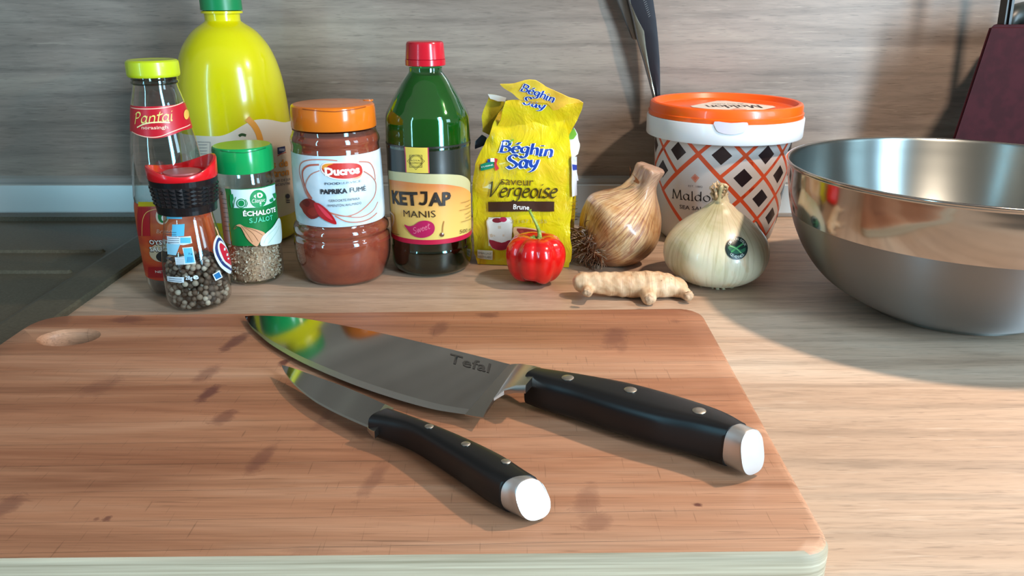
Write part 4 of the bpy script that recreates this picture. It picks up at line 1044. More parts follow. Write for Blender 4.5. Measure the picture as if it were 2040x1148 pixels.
split = .070
pl_ = outer + [(BH - .002, .1262), (BH - .0004, .1272), (BH, .1268), (BH + .0002, .1255), (BH - .0006, .1243)]
inner = [(z + .0009 if z > .004 else .0020, r - .0013) for z, r in outer[::-1] if r > .05]
bm = bmesh.new(); rings = lathe(bm, bp[0], bp[1], pl_ + inner, 128)
no, nr = len(outer), len(pl_)
bm.faces.ensure_lookup_table(); bm.faces.index_update()
for fc in bm.faces:
    c_ = fc.calc_center_median(); rad = hypot(c_.x - bp[0], c_.y - bp[1])
    idx = 1
    if fc.index >= (nr - 1) * 128 and fc.index < (len(pl_) + len(inner) - 1) * 128: idx = 2
    elif fc.index < (nr - 1) * 128 and c_.z > split: idx = 0
    fc.material_index = idx
link('bowl_shell', bm, [SP1, SP2, SP3], t, smooth=True)
# ================================================================== white onion
random.seed(2)
wo = Rev(1421, 560, [(410, 27), (420, 38), (432, 55), (446, 73), (462, 89), (478, 99), (492, 103), (508, 103), (522, 99), (535, 90), (546, 76), (553, 60), (558, 40)])
t = thing('white_onion', 'large round pale white onion with a small dark round sticker, before the salt tub', 'onion', wo.loc())
prof = [(.0012, wo.R(0) * .45)] + [q for q in wo.prof if q[0] > .003] + [(wo.z(402), 17 * depth(wo.y, wo.z(402)) / F), (wo.z(392), 11 * depth(wo.y, wo.z(392)) / F), (wo.z(380), 8.5 * depth(wo.y, wo.z(380)) / F), (wo.z(370), 9 * depth(wo.y, wo.z(370)) / F), (wo.z(366), 4 * depth(wo.y, wo.z(366)) / F)]
zneck = wo.z(400)
def onion_mat(name, stops, streak, rough, tintc=None, zr=(0, .08)):
    m = mat(name, stops[0][1], rough, sss=.12, coat=.25, sssr=.004); nt = m.node_tree; b = nt.nodes['Principled BSDF']
    tc = nt.nodes.new('ShaderNodeTexCoord'); s_ = nt.nodes.new('ShaderNodeSeparateXYZ'); nt.links.new(tc.outputs['Object'], s_.inputs[0])
    # meridian veins: noise on the direction around the axis
    an = math_(nt, 'ARCTAN2', s_.outputs[1], s_.outputs[0]); 
    cb_ = nt.nodes.new('ShaderNodeCombineXYZ'); nt.links.new(math_(nt, 'MULTIPLY', an, 16), cb_.inputs[0]); nt.links.new(math_(nt, 'MULTIPLY', s_.outputs[2], 22), cb_.inputs[1])
    n = nt.nodes.new('ShaderNodeTexNoise'); n.inputs['Scale'].default_value = 1; n.inputs['Detail'].default_value = 4; nt.links.new(cb_.outputs[0], n.inputs['Vector'])
    big = noise_node(nt, (26, 26, 18), 4, .6, .8)
    c = ramp(nt, big, stops)
    c = mixc(nt, streak, c, ramp(nt, n.outputs['Fac'], [(.35, tintc or 'b0a070'), (.5, 'ffffff')]), 'MULTIPLY')
    nt.links.new(c, b.inputs['Base Color']); bump_(nt, b, n.outputs['Fac'], .15, .001); return m
WOM = onion_mat('white_onion_skin', [(.3, 'c0bb90'), (.46, 'd2ccae'), (.58, 'd8d0b6'), (.72, 'd0a878')], .35, .32)
def of(a, z, r):
    p = Vector((cos(a) * 2, sin(a) * 2, z * 30)); n = mnoise.noise(p * .6)
    return r * (1 + .02 * n + .006 * cos(9 * a + z * 60)) + (.0012 * cos(3 * a) if z > zneck else 0), z
bm = bmesh.new(); lathe(bm, wo.x, wo.y, [(p.x, p.y) for p in catmull([(z, r, 0) for z, r in prof], 4)], 80, f=of)
ob_ = link('bulb', bm, WOM, t, smooth=True)
bm = bmesh.new(); zt_ = wo.z(392)
for k in range(26):
    a = random.uniform(0, 6.28); r = random.uniform(.001, .0055); p = Vector((wo.x - .001 + r * cos(a), wo.y + r * sin(a), zt_ + random.uniform(-.003, .006)))
    tube(bm, [p, p + Vector((random.uniform(-.003, .003), random.uniform(-.003, .003), .004)), p + Vector((random.uniform(-.005, .004), random.uniform(-.005, .004), random.uniform(.004, .0085)))], [.0010, .0012, .0005], 5)
link('dry_neck', bm, mat('onion_neck', 'b49a76', .7, noise=('cdb896', 260, .4, .6)), t, smooth=True)
bm = bmesh.new(); 
for k in range(30):   # root frill under the bulb
    a = wo.face + random.uniform(-1.1, 1.1); r = random.uniform(.006, .017); p = Vector((wo.x + r * cos(a), wo.y + r * sin(a), .0022))
    e = Vector((wo.x + (r + .006) * cos(a + .1), wo.y + (r + .006) * sin(a + .1), .0006)); s_ = Vector((-sin(a), cos(a), 0)) * random.uniform(.0008, .0022)
    vs = [bm.verts.new(x) for x in (p - s_, p + s_, e + s_ * .6, e - s_ * .6)]; bm.faces.new(vs)
    vs2 = [bm.verts.new(x + Vector((0, 0, .0005))) for x in (p - s_, p + s_, e + s_ * .6, e - s_ * .6)]; bm.faces.new(vs2[::-1])
link('root_frill', bm, mat('frill', 'd0c8a8', .5), t)
pr = Print(RayMap(bvh_of([ob_]), .0005, 5))
pr.oval(1467, 495, 22, 23, ink('0e1c20', .3)); pr.oval(1467, 495, 20, 21, ink('16302c', .3), n=32)
pr.poly([(1450, 492), (1462, 490), (1474, 498), (1484, 494), (1482, 502), (1466, 506), (1454, 500)], ink('2a6a4c'), 3)
pr.stroke([(1456, 503), (1468, 494), (1480, 486)], 3, ink('4aa060')); pr.stroke([(1453, 490), (1466, 496), (1476, 505)], 2.4, ink('7ac080'))
for txt, r_, a0, a1, fl in (('OIGNON DOUX', 16.5, -2.75, -.25, 1), ('CÉVENNES', 16.5, 2.45, .75, -1)):
    for k, ch in enumerate(txt):
        if ch == ' ': continue
        a = a0 + (a1 - a0) * (k + .5) / len(txt); cx_, cy_ = 1467 + r_ * cos(a), 495 + r_ * 1.04 * sin(a)
        d = Vector((-sin(a), cos(a))) * fl * 1.9; n_ = Vector((cos(a), sin(a))) * (-2.2 * fl)
        pr.text(ch, (cx_ - d.x + n_.x, cy_ - d.y + n_.y), (cx_ + d.x + n_.x, cy_ + d.y + n_.y), 5, ink('d8e8e0'), .0)
pr.build('sticker', t)
# ================================================================== brown onion lying on its side
axis_px = [(1166, 520), (1300, 386)]
c0 = PY(1232, 474, .668); R0 = 81 * depth(c0.y, c0.z) / F
c0.z = R0 * .985
A3 = Vector((.70, -.06, .715)).normalized()
t = thing('brown_onion', 'papery brown onion tipped over, its dry neck up and dark roots at left', 'onion', (c0.x, c0.y, 0))
A3 = Vector((.62, -.06, .78)).normalized(); U = Vector((0, 1, 0)); U = (U - A3 * U.dot(A3)).normalized(); V_ = A3.cross(U)
pr_ = [(-.034, .006), (-.0325, .012), (-.028, .0200), (-.019, .0285), (-.007, .0335), (.004, .0342), (.013, .031), (.021, .0255), (.027, .0205), (.032, .0160), (.037, .0128), (.042, .0108), (.048, .0106), (.053, .0112), (.0555, .0100), (.0565, .004)]
k_ = R0 / .0342
sm = [(p.x * k_, max(p.y, .0003) * k_) for p in catmull([(a, b, 0) for a, b in pr_], 4)]
def ysm(q): return -.5 * (1 - max(0, min(1, (q + .034) / .06))) ** 2
def ax_at(zz_):
    """curved axis: root end lies low, neck bends up"""
    n_ = 24; c = Vector(c0); lo_ = 0
    for i in range(n_):
        q = zz_ * (i + .5) / n_; th = radians(46 + max(-24, min(26, q * 760))); c = c + Vector((cos(th), -.06 - ysm(q), sin(th))).normalized() * (zz_ / n_)
    th = radians(46 + max(-24, min(26, zz_ * 760))); A = Vector((cos(th), -.06 - ysm(zz_), sin(th))).normalized(); u = Vector((0, 1, .0)); u = (u - A * u.dot(A)).normalized(); return c, A, u, A.cross(u)
bm = bmesh.new(); rings = []
for zz_, r in sm:
    ring = []; cc, A_, U_, W_ = ax_at(zz_)
    for k in range(72):
        a = 2 * pi * k / 72; n = mnoise.noise(Vector((cos(a) * 1.6, sin(a) * 1.6, zz_ * 45)))
        rr_ = r * (1 + .05 * n + .012 * cos(7 * a + zz_ * 40))
        if zz_ > .022: rr_ *= 1 + min(1, (zz_ - .022) * 60) * (.16 * cos(3 * a + 60 * zz_) + .06 * cos(8 * a + 20 * zz_))
        p = cc + (U_ * cos(a) + W_ * sin(a)) * rr_
        if p.z < .0006: p.z = .0006
        ring.append(bm.verts.new(p))
    rings.append(ring)
for A, B in zip(rings, rings[1:]):
    for k in range(72): bm.faces.new((A[k], A[(k + 1) % 72], B[(k + 1) % 72], B[k]))
bm.faces.new(rings[0][::-1]); bm.faces.new(rings[-1])
m = mat('brown_onion_skin', 'c09058', .34, sss=.06, coat=.3); nt = m.node_tree; b = nt.nodes['Principled BSDF']
tc = nt.nodes.new('ShaderNodeTexCoord')
def dotc(vec):
    d = nt.nodes.new('ShaderNodeVectorMath'); d.operation = 'DOT_PRODUCT'; s2 = nt.nodes.new('ShaderNodeVectorMath'); s2.operation = 'SUBTRACT'
    nt.links.new(tc.outputs['Object'], s2.inputs[0]); s2.inputs[1].default_value = (0, 0, c0.z); nt.links.new(s2.outputs[0], d.inputs[0]); d.inputs[1].default_value = vec; return d.outputs['Value']
al, uu, vv_ = dotc(A3), dotc(U), dotc(V_); an = math_(nt, 'ARCTAN2', vv_, uu)
cb_ = nt.nodes.new('ShaderNodeCombineXYZ'); nt.links.new(math_(nt, 'MULTIPLY', an, 7), cb_.inputs[0]); nt.links.new(math_(nt, 'MULTIPLY', al, 18), cb_.inputs[1])
def nz(det, s):
    n = nt.nodes.new('ShaderNodeTexNoise'); n.inputs['Scale'].default_value = s; n.inputs['Detail'].default_value = det; nt.links.new(cb_.outputs[0], n.inputs['Vector']); return n.outputs['Fac']
n1_ = nz(4, 2.2); n2_ = nz(3, 6); big = noise_node(nt, (30, 30, 30), 4, .6, 1)
c = ramp(nt, big, [(.32, 'ac7444'), (.45, 'c8a070'), (.58, 'd8bc94'), (.72, 'c29a80')])
c = mixc(nt, .7, c, ramp(nt, n1_, [(.38, '9c6468'), (.5, 'f0e0d0'), (.7, 'ffffff')]), 'MULTIPLY'); c = mixc(nt, .4, c, ramp(nt, n2_, [(.35, '8a5a40'), (.55, 'ffffff')]), 'MULTIPLY')
# darker russet skin on the underside and round the root plate
c = mixc(nt, ramp(nt, math_(nt, 'ADD', math_(nt, 'MULTIPLY', al, -9), math_(nt, 'MULTIPLY', big, .9)), [(.55, 0), (.75, .75)]), c, '8a5028')
c = mixc(nt, ramp(nt, al, [(.028, 0), (.05, .7)]), c, 'a88472')
nt.links.new(c, b.inputs['Base Color']); bump_(nt, b, n1_, .45, .0015)
bo = link('bulb', bm, m, t, smooth=True)
# dry skin tatters
random.seed(9)
TAT = mat('onion_tatter', '8a5430', .5, noise=('b07a4c', 200, .4, .6))
for (al_, ang, L_, wd) in ((.030, .4, .014, .004), (.040, 1.1, .012, .003), (.010, .2, .010, .006), (.040, -.6, .008, .003), (.043, 2.2, .007, .003)):
    bm = bmesh.new(); rows_ = []
    for i in range(7):
        tt = i / 6; cc, A_, U_, W_ = ax_at(al_ * k_ + L_ * (tt - .3)); rad = None
        for (z1_, r1_), (z2_, r2_) in zip(sm, sm[1:]):
            if z1_ <= al_ * k_ <= z2_: rad = r1_
        rad = (rad or .012) + .0008 + .006 * tt * tt
        row = []
        for j in range(4):
            a = ang + (j / 3 - .5) * wd / rad * (1.1 - tt) * 2 + .15 * sin(5 * tt); row.append(bm.verts.new(cc + (U_ * cos(a) + W_ * sin(a)) * rad))
        rows_.append(row)
    for A, B in zip(rows_, rows_[1:]):
        for j in range(3): bm.faces.new((A[j], A[j + 1], B[j + 1], B[j]))
    bmesh.ops.solidify(bm, geom=bm.faces[:], thickness=.0002)
    link('skin_tatter', bm, TAT, t, smooth=True)
bm = bmesh.new(); root, A3, U, V_ = ax_at(sm[0][0])
for k in range(240):
    a = random.uniform(0, 6.28); r = random.uniform(.001, .017) * k_
    p = root + (U * cos(a) + V_ * sin(a)) * r + A3 * (.001 + r * .25)
    d = (-A3 * random.uniform(.3, 1) + (U * cos(a) + V_ * sin(a)) * random.uniform(.2, 1.1) + Vector((random.uniform(-.4, .4), random.uniform(-.5, .2), random.uniform(-.2, .7)))).normalized()
    q = [p]; L_ = random.uniform(.007, .020)
    for s_ in range(5):
        d = (d + Vector((random.uniform(-.5, .5), random.uniform(-.5, .5), random.uniform(-.5, .35)))).normalized()
        n_ = q[-1] + d * L_ / 5; n_.z = max(n_.z, .0008); q.append(n_)
    tube(bm, q, [.00045, .0004, .0004, .00035, .0003, .0002], 4)
m = mat('onion_root', '5a3c28', .7); nt = m.node_tree
g = nt.nodes.new('ShaderNodeNewGeometry'); nt.links.new(ramp(nt, g.outputs['Random Per Island'], [(0, '4a2c1a'), (.5, '7a5236'), (.85, 'a08468'), (1, '9c8c84')]), nt.nodes['Principled BSDF'].inputs['Base Color'])
tag(link('root_tuft', bm, m, t, smooth=True), kind='stuff')
# ================================================================== red scotch-bonnet style pepper
hp = P(1067, 563); hd = depth(hp.y, .02); HR = 60 * hd / F
zt_ = zat(hp.y, 472); 
t = thing('red_pepper', 'small glossy red lobed hot pepper with a thin green stem', 'pepper', (hp.x, hp.y, 0))
bm = bmesh.new(); n = 96; prof = []
K = [(0.0, .0), (.008, .30), (.04, .56), (.12, .76), (.28, .91), (.48, .99), (.66, 1.01), (.80, .96), (.91, .84), (.975, .66), (1.0, .45), (.985, .25), (.95, .12), (.93, .03)]
lobes = [(-2.2, 1.0), (-1.55, .9), (-.75, 1.05), (-.1, .95), (1.0, 1.0), (2.4, 1.0)]
lob_c = [-1.05, -.38, .42, 1.15, 2.2, 3.5]   # lobe centres round the facing direction
hface = atan2(-hp.y, -hp.x)
def groove(a):
    th = (a - hface + pi) % (2 * pi) - pi; g_ = [-1.75, -.72, -.02, .80, 1.75, 3.1 - .2]
    return sum(math.exp(-(((th - x + pi) % (2 * pi) - pi) / s) ** 2) * w_ for x, s, w_ in zip(g_, (.22, .17, .15, .2, .25, .3), (.10, .13, .10, .12, .12, .12)))
def hf(a, z, r):
    t_ = z / zt_; gr = 1.3 * groove(a) * (.55 + .6 * abs(t_ - .45))
    th = (a - hface + pi) % (2 * pi) - pi
    lift = .10 * zt_ * (1 - t_) ** 2 * (.5 + .5 * cos(3 * (th + .35))) * (r > HR * .15) 
    return r * (1 - gr), z + lift * (1 if t_ < .5 else 0) - (gr * .035 * zt_ if t_ > .85 else 0)
kk = [(p.x * zt_, max(p.y, .01) * HR) for p in catmull([(a, b, 0) for a, b in K], 4)]
lathe(bm, hp.x, hp.y, kk, n, f=hf)
for v in bm.verts: v.co.x += (.06 * (v.co.z - zt_ / 2)) * 0; v.co.z += .0008
hb = link('pepper_body', bm, mat('pepper_red', 'c40a10', .2, coat=.5, sss=.08, sssr=.004, noise=('d8180e', (40, 40, 40), .4, .6)), t, smooth=True)
bm = bmesh.new(); zs = zt_ * .93
sp = [Vector((hp.x + .002, hp.y, zs))] + [PY(u, v, hp.y + dy) for u, v, dy in ((1075, 474, 0), (1074, 462, 0), (1069, 448, -.001), (1062, 434, -.002), (1057, 424, -.003), (1055, 418, -.003))]
tube(bm, catmull(sp, 4), [.0022 - .0011 * min(1, k / 14) + (.0006 if k > 22 else 0) for k in range(25)], 8)
for k in range(6):
    a = 2 * pi * k / 6; p = Vector((hp.x + .0022 * cos(a), hp.y + .0022 * sin(a), zs + .0015)); e = Vector((hp.x + .0062 * cos(a), hp.y + .0062 * sin(a), zs + .0012))
    tube(bm, [p, (p + e) / 2 + Vector((0, 0, .0006)), e], [.0014, .0012, .0005], 5)
link('stem', bm, mat('stem_green', '6e8c34', .5, noise=('94a858', 300, .4, .6)), t, smooth=True)
# ================================================================== ginger
gp = P(1255, 592); gd = depth(gp.y, .012)
def G(u, v, dy=0): return PY(u, v, gp.y + dy)
def grow(chains, vox, name, m, parent, sm_it=6, zmin=.0006):
    bm = bmesh.new()
    for pts, rad in chains:
        q = catmull(pts, 5); rr_ = [x.x for x in catmull([Vector((r, 0, 0)) for r in rad], 5)]
        tube(bm, q, rr_, 16)
        for p, r in ((q[0], rr_[0]), (q[-1], rr_[-1])): bmesh.ops.create_icosphere(bm, subdivisions=3, radius=r * .995, matrix=Matrix.Translation(p))
    me = bpy.data.meshes.new(name); bm.to_mesh(me); bm.free(); o = bpy.data.objects.new(name, me); COL.objects.link(o)
    r = o.modifiers.new('r', 'REMESH'); r.mode = 'VOXEL'; r.voxel_size = vox
    s_ = o.modifiers.new('s', 'SMOOTH'); s_.iterations = sm_it; s_.factor = .6
    bpy.context.view_layer.update(); dg = bpy.context.evaluated_depsgraph_get(); me2 = bpy.data.meshes.new_from_object(o.evaluated_get(dg)); bpy.data.objects.remove(o)
    b = bmesh.new(); b.from_mesh(me2)
    return b
S = gd / F
ch = [([G(1160, 562), G(1200, 564), G(1245, 570), G(1290, 572), G(1325, 574), G(1352, 578)], [20 * S, 23 * S, 26 * S, 27 * S, 25 * S, 19 * S]),
      ([G(1178, 568), G(1172, 577, -.008), G(1170, 581, -.015)], [15 * S, 12.5 * S, 11.5 * S]),
      ([G(1290, 576), G(1291, 586, -.010), G(1293, 594, -.017)], [18 * S, 16.5 * S, 14.5 * S]),
      ([G(1345, 575), G(1358, 580, -.004), G(1366, 586, -.008)], [17 * S, 14.5 * S, 12.5 * S])]
for pts, rad in ch:
    for i, p in enumerate(pts): p.z = max(p.z, rad[i] * .97 + .0006)
b = grow(ch, .0011, 'ginger', None, None)
zmin = min(v.co.z for v in b.verts)
for v in b.verts:
    p = v.co.copy(); rg = sin((p.x + .25 * p.z) * 760) * .00022 + mnoise.noise(p * 160) * .0007 + mnoise.noise(p * 420) * .0003
    v.co += v.normal * rg
    v.co.z = max(v.co.z - zmin + .0001, .0006)
m = mat('ginger_skin', 'c8a078', .5, sss=.08, sssr=.004); nt = m.node_tree; bb = nt.nodes['Principled BSDF']
c = ramp(nt, noise_node(nt, (60, 60, 60), 5, .6, 1), [(.3, 'b88c64'), (.5, 'ceab86'), (.7, 'd8bc9a')])
ring_ = noise_node(nt, (520, 60, 60), 3, .6, 1.2); c = mixc(nt, .5, c, ramp(nt, ring_, [(.3, 'a07850'), (.45, 'ffffff')]), 'MULTIPLY')
sp_ = noise_node(nt, (330, 330, 330), 2, .5); c = mixc(nt, .7, c, ramp(nt, sp_, [(.24, '6a4a34'), (.3, 'ffffff')]), 'MULTIPLY')
nt.links.new(c, bb.inputs['Base Color']); bump_(nt, bb, ring_, .25, .0006)
g0 = thing('ginger_root', 'knobbly beige piece of ginger root lying in front of the brown onion', 'ginger', (gp.x, gp.y, 0))
link('root_body', b, m, g0, smooth=True)
for (u, v, dy, r_, nm) in ((1372, 590, -.014, 10, 0), (1293, 597, -.029, 9, 1), (1169, 583, -.024, 8, 2)):
    pc = G(u, v, dy); bm = bmesh.new(); bmesh.ops.create_icosphere(bm, subdivisions=3, radius=r_ * S)
    for w_ in bm.verts:
        w_.co += w_.co.normalized() * (mnoise.noise(w_.co * 500 + Vector((nm, 0, 0))) * .0012); w_.co = Vector((w_.co.x, w_.co.y * .7, w_.co.z)) + pc
    link('cut_nub', bm, mat('ginger_nub', 'c8a684', .6, noise=('a8896c', 420, .4, .6), bump=(600, .5, .0006)), g0, smooth=True)
pc = P(1352, 575); pc = PY(1352, 556, gp.y + .022); bm = bmesh.new(); bmesh.ops.create_icosphere(bm, subdivisions=3, radius=15 * S)
for w_ in bm.verts:
    w_.co += w_.co.normalized() * mnoise.noise(w_.co * 250) * .0015; w_.co = Vector((w_.co.x, w_.co.y * .9, w_.co.z * .8)) + Vector((pc.x, pc.y, 15 * S * .8 + .0008))
link('back_knob', bm, mat('ginger_grey', 'a89888', .6, noise=('c0b4a4', 200, .4, .6)), g0, smooth=True)
# ================================================================== knives on the board
KS = mat('knife_steel', 'b4aea8', .075, 1); KS_E = mat('knife_edge', 'c8c6c2', .2, 1); BOL = mat('bolster_steel', 'b8b2aa', .28, 1); BUT = mat('butt_steel', 'd4d2d0', .36, 1)
HND = mat('handle_black', '0b0c0e', .36, spec=.5); RIV = mat('rivet_steel', 'b8b2a8', .35, 1)
nt = KS.node_tree; tcx = noise_node(nt, (1400, 1400, 20), 2, .5, rot=(0, 0, radians(-20))); bump_(nt, nt.nodes['Principled BSDF'], tcx, .03, .00003)
def blade(name, sp, ed, zs, ze, th, parent, bevel=.12, m=KS):
    """sp/ed: matched px points on spine and edge; zs/ze heights; th spine thickness"""
    bm = bmesh.new(); R_ = []
    n = len(sp); S_ = []; E_ = []
    for k in range(n):
        S_.append(P(sp[k][0], sp[k][1], zs[k])); E_.append(P(ed[k][0], ed[k][1], ze[k]))
    S_ = catmull(S_, 5); E_ = catmull(E_, 5); T = [x.x for x in catmull([Vector((q, 0, 0)) for q in th], 5)]
    for s_, e, tt in zip(S_, E_, T):
        up = Vector((0, 0, 1)); mid = s_.lerp(e, 1 - bevel); tm = tt * .28 + .00015
        R_.append([bm.verts.new(x) for x in (s_ + up * tt * .0, mid + up * tm * .5 - up * tt * .25, e, mid - up * tm * .5 - up * tt * .75, s_ - up * tt)])
    for A, B in zip(R_, R_[1:]):
        for j in range(5):
            f_ = bm.faces.new((A[j], A[(j + 1) % 5], B[(j + 1) % 5], B[j]))
            if j in (1, 2): f_.material_index = 1
    bm.faces.new(R_[0]); bm.faces.new(R_[-1][::-1])
    return link(name, bm, [m, KS_E], parent, smooth=True, autosmooth=12)
def handle(name, st, m, parent, exp=.55, capend=True, seg=40, autos=60, slant=0):
    """st: (topedge px, bottom px, ztop, zlow, height)"""
    bm = bmesh.new(); R_ = []
    cs = []
    for (a, b, za, zb_, hgt) in st:
        A = P(a[0], a[1], za); B = P(b[0], b[1], zb_); c = (A + B) / 2; lat = (B - A) / 2; lat.z = 0
        cs.append((c, lat, hgt, (za + zb_) / 2))
    pc = catmull([Vector((c.x, c.y, cz)) for c, l, h, cz in cs], 5); pl = catmull([l for c, l, h, cz in cs], 5); ph = catmull([Vector((h, 0, 0)) for c, l, h, cz in cs], 5)
    for c, l, h in zip(pc, pl, ph):
        ring = []
        for k in range(seg):
            a = 2 * pi * k / seg; ca, sa = cos(a), sin(a)
            ring.append(bm.verts.new(c + l * (abs(ca) ** exp * (1 if ca > 0 else -1)) + Vector((0, 0, h.x / 2)) * (abs(sa) ** exp * (1 if sa > 0 else -1))))
        R_.append(ring)
    if slant:   # end face leans back: the foot of the section reaches further than its top
        ax = (pc[-1] - pc[0]).normalized()
        for i, ring in enumerate(R_):
            for v in ring: v.co -= ax * (v.co.z - pc[i].z) * slant * (i / (len(R_) - 1))
    for A, B in zip(R_, R_[1:]):
        for k in range(seg): bm.faces.new((A[k], A[(k + 1) % seg], B[(k + 1) % seg], B[k]))
    bm.faces.new(R_[0]); bm.faces.new(R_[-1][::-1])
    return link(name, bm, m, parent, smooth=True, autosmooth=autos)
def rivets(lst, objs, parent, hr):
    bv_ = bvh_of(objs)
    for (u, v) in lst:
        d = ray(u, v).normalized(); loc, n, i, dd = bv_.ray_cast(CAM, d)
        if loc is None: continue
        if n.z < 0: n = -n
        bm = bmesh.new(); lathe(bm, 0, 0, [(-.001, hr), (.0002, hr), (.0005, hr * .8), (.0006, hr * .3)], 24)
        bm.transform(Matrix.Translation(loc) @ n.to_track_quat('Z', 'Y').to_matrix().to_4x4())
        link('rivet', bm, RIV, parent, smooth=True, autosmooth=50)
# chef's knife
ck = thing('chef_knife', "large chef's knife with a three-riveted black handle, lying on the board", 'knife', tuple(P(1000, 760, ZB)))
sp = [(488, 630), (510, 629), (545, 630), (600, 634), (680, 648), (760, 664), (860, 687), (950, 709), (1016, 726)]
ed = [(489, 633), (500, 652), (517, 668), (545, 690), (605, 724), (690, 761), (775, 791), (860, 815), (928, 826)]
zs = [.0232, .0240, .0252, .0268, .0288, .0306, .0324, .0338, .0346]
ze = [.0228, .0226, .0226, .0227, .0230, .0235, .0241, .0248, .0255]
bl_ = blade('blade', sp, ed, zs, ze, [.0006, .0010, .0012, .0014, .0017, .0019, .0021, .0023, .0024], ck, .10)
pr = Print(RayMap(bvh_of([bl_]), .00012, 12)); pr.text('Tefal', (893, 722), (974, 743), 19, ink('3c3834', .5), .01); pr.build('etched_mark', bl_)
bm = bmesh.new(); spb = [(1014, 725.5), (1030, 724), (1046, 725), (1062, 728), (1080, 731)]; frb = [(926, 825), (963, 832), (983, 797), (1005, 777), (1047, 769)]
# bolster as stations from blade to handle
bst = [((1014, 725.5), (926, 826), .0347, .0256, .0026), ((1022, 724), (944, 829), .0352, .0262, .0030), ((1030, 723.5), (962, 831.5), .0357, .0270, .0034), ((1036, 723.5), (970, 816), .0362, .0285, .0038), ((1044, 724), (984, 793), .037, .031, .0044), ((1054, 725.5), (1004, 776), .0378, .0345, .0055), ((1066, 728), (1026, 769), .0388, .0375, .0060), ((1078, 731), (1047, 768), .0395, .0392, .0060)]
R_ = []
for a, b_, za, zb_, h in bst:
    A = P(*a, za); B = P(*b_, zb_); r_ = .0008
    L = (B - A).normalized()
    hB = {0: .0004, 1: .0005, 2: .0006, 3: .0010, 4: .0016, 5: .0030, 6: .0040, 7: .0045}[len(R_)]
    R_.append([bm.verts.new(x) for x in (A + L * r_, B - L * r_ * .6, B - Vector((0, 0, hB * .25)), B - Vector((0, 0, hB)), A - Vector((0, 0, h)), A - Vector((0, 0, r_)))])
for A, B in zip(R_, R_[1:]):
    for j in range(6): bm.faces.new((A[j], A[(j + 1) % 6], B[(j + 1) % 6], B[j]))
bm.faces.new(R_[0]); bm.faces.new(R_[-1][::-1]); link('bolster', bm, BOL, ck, smooth=True, autosmooth=30)
hst = [((1076, 731), (1044, 806), .0395, .0225, .0185), ((1120, 736), (1082, 822), .040, .0225, .019), ((1180, 744), (1140, 841), .0405, .0222, .0195), ((1260, 758), (1212, 867), .041, .0222, .020), ((1350, 781), (1300, 895), .0415, .0222, .020), ((1440, 813), (1385, 916), .0415, .0222, .0205), ((1490, 842), (1437, 930), .0415, .0225, .0205)]
hd_ = handle('handle', hst, HND, ck, .50)
cap_ = handle('butt_cap', [hst[-1], ((1508, 850), (1454, 938), .0415, .0225, .0206), ((1522, 855), (1468, 945), .0413, .0227, .0202), ((1526, 857), (1473, 947), .0409, .0231, .0195)], BUT, ck, .72, autos=35, slant=.22)
rivets([(1131, 753), (1256, 777), (1393, 819)], [hd_], ck, .0031)
# paring knife
pk = thing('paring_knife', 'small paring knife with a black handle, below the larger knife on the board', 'knife', tuple(P(900, 900, ZB)))
sp = [(561, 728), (572, 730), (600, 739), (640, 754), (685, 770), (730, 789), (772, 808)]
ed = [(562, 731), (570, 746), (586, 767), (622, 797), (660, 819), (700, 838), (735, 853)]
bl_ = blade('blade', sp, ed, [.0268, .0274, .0283, .0294, .0302, .0308, .0312], [.0264, .0262, .0262, .0263, .0265, .0268, .0272], [.0006, .0009, .0011, .0013, .0014, .0015, .0016], pk, .08)
bm = bmesh.new(); R_ = []
for a, b_, za, zb_, h in [((767, 805), (731, 851), .0313, .0273, .0018), ((773, 808), (736, 856), .0318, .0275, .0024), ((784, 813), (746, 860), .0326, .0285, .004)]:
    A = P(*a, za); B = P(*b_, zb_); R_.append([bm.verts.new(x) for x in (A, B, B - Vector((0, 0, h)), A - Vector((0, 0, h)))])
for A, B in zip(R_, R_[1:]):
    for j in range(4): bm.faces.new((A[j], A[(j + 1) % 4], B[(j + 1) % 4], B[j]))
bm.faces.new(R_[0]); bm.faces.new(R_[-1][::-1]); link('bolster', bm, BOL, pk, smooth=True, autosmooth=30)
hst = [((780, 811), (735, 871), .0330, .0225, .0120), ((815, 824), (768, 881), .0338, .0222, .0132), ((860, 841), (815, 900), .0345, .0215, .0145), ((930, 869), (868, 934), .035, .0212, .0155), ((1000, 901), (930, 978), .036, .0212, .0165), ((1050, 932), (965, 1003), .0365, .0212, .0168), ((1073, 947), (998, 1021), .0368, .0215, .0170)]
hd_ = handle('handle', hst, HND, pk, .56)
handle('butt_cap', [hst[-1], ((1082, 952), (1014, 1028), .0367, .0216, .0170), ((1090, 957), (1027, 1034), .0362, .0222, .0164), ((1093, 959), (1032, 1035), .0355, .0228, .0150)], BUT, pk, .8, slant=.45, autos=40)
rivets([(855, 850), (928, 885), (1008, 920)], [hd_], pk, .0021)
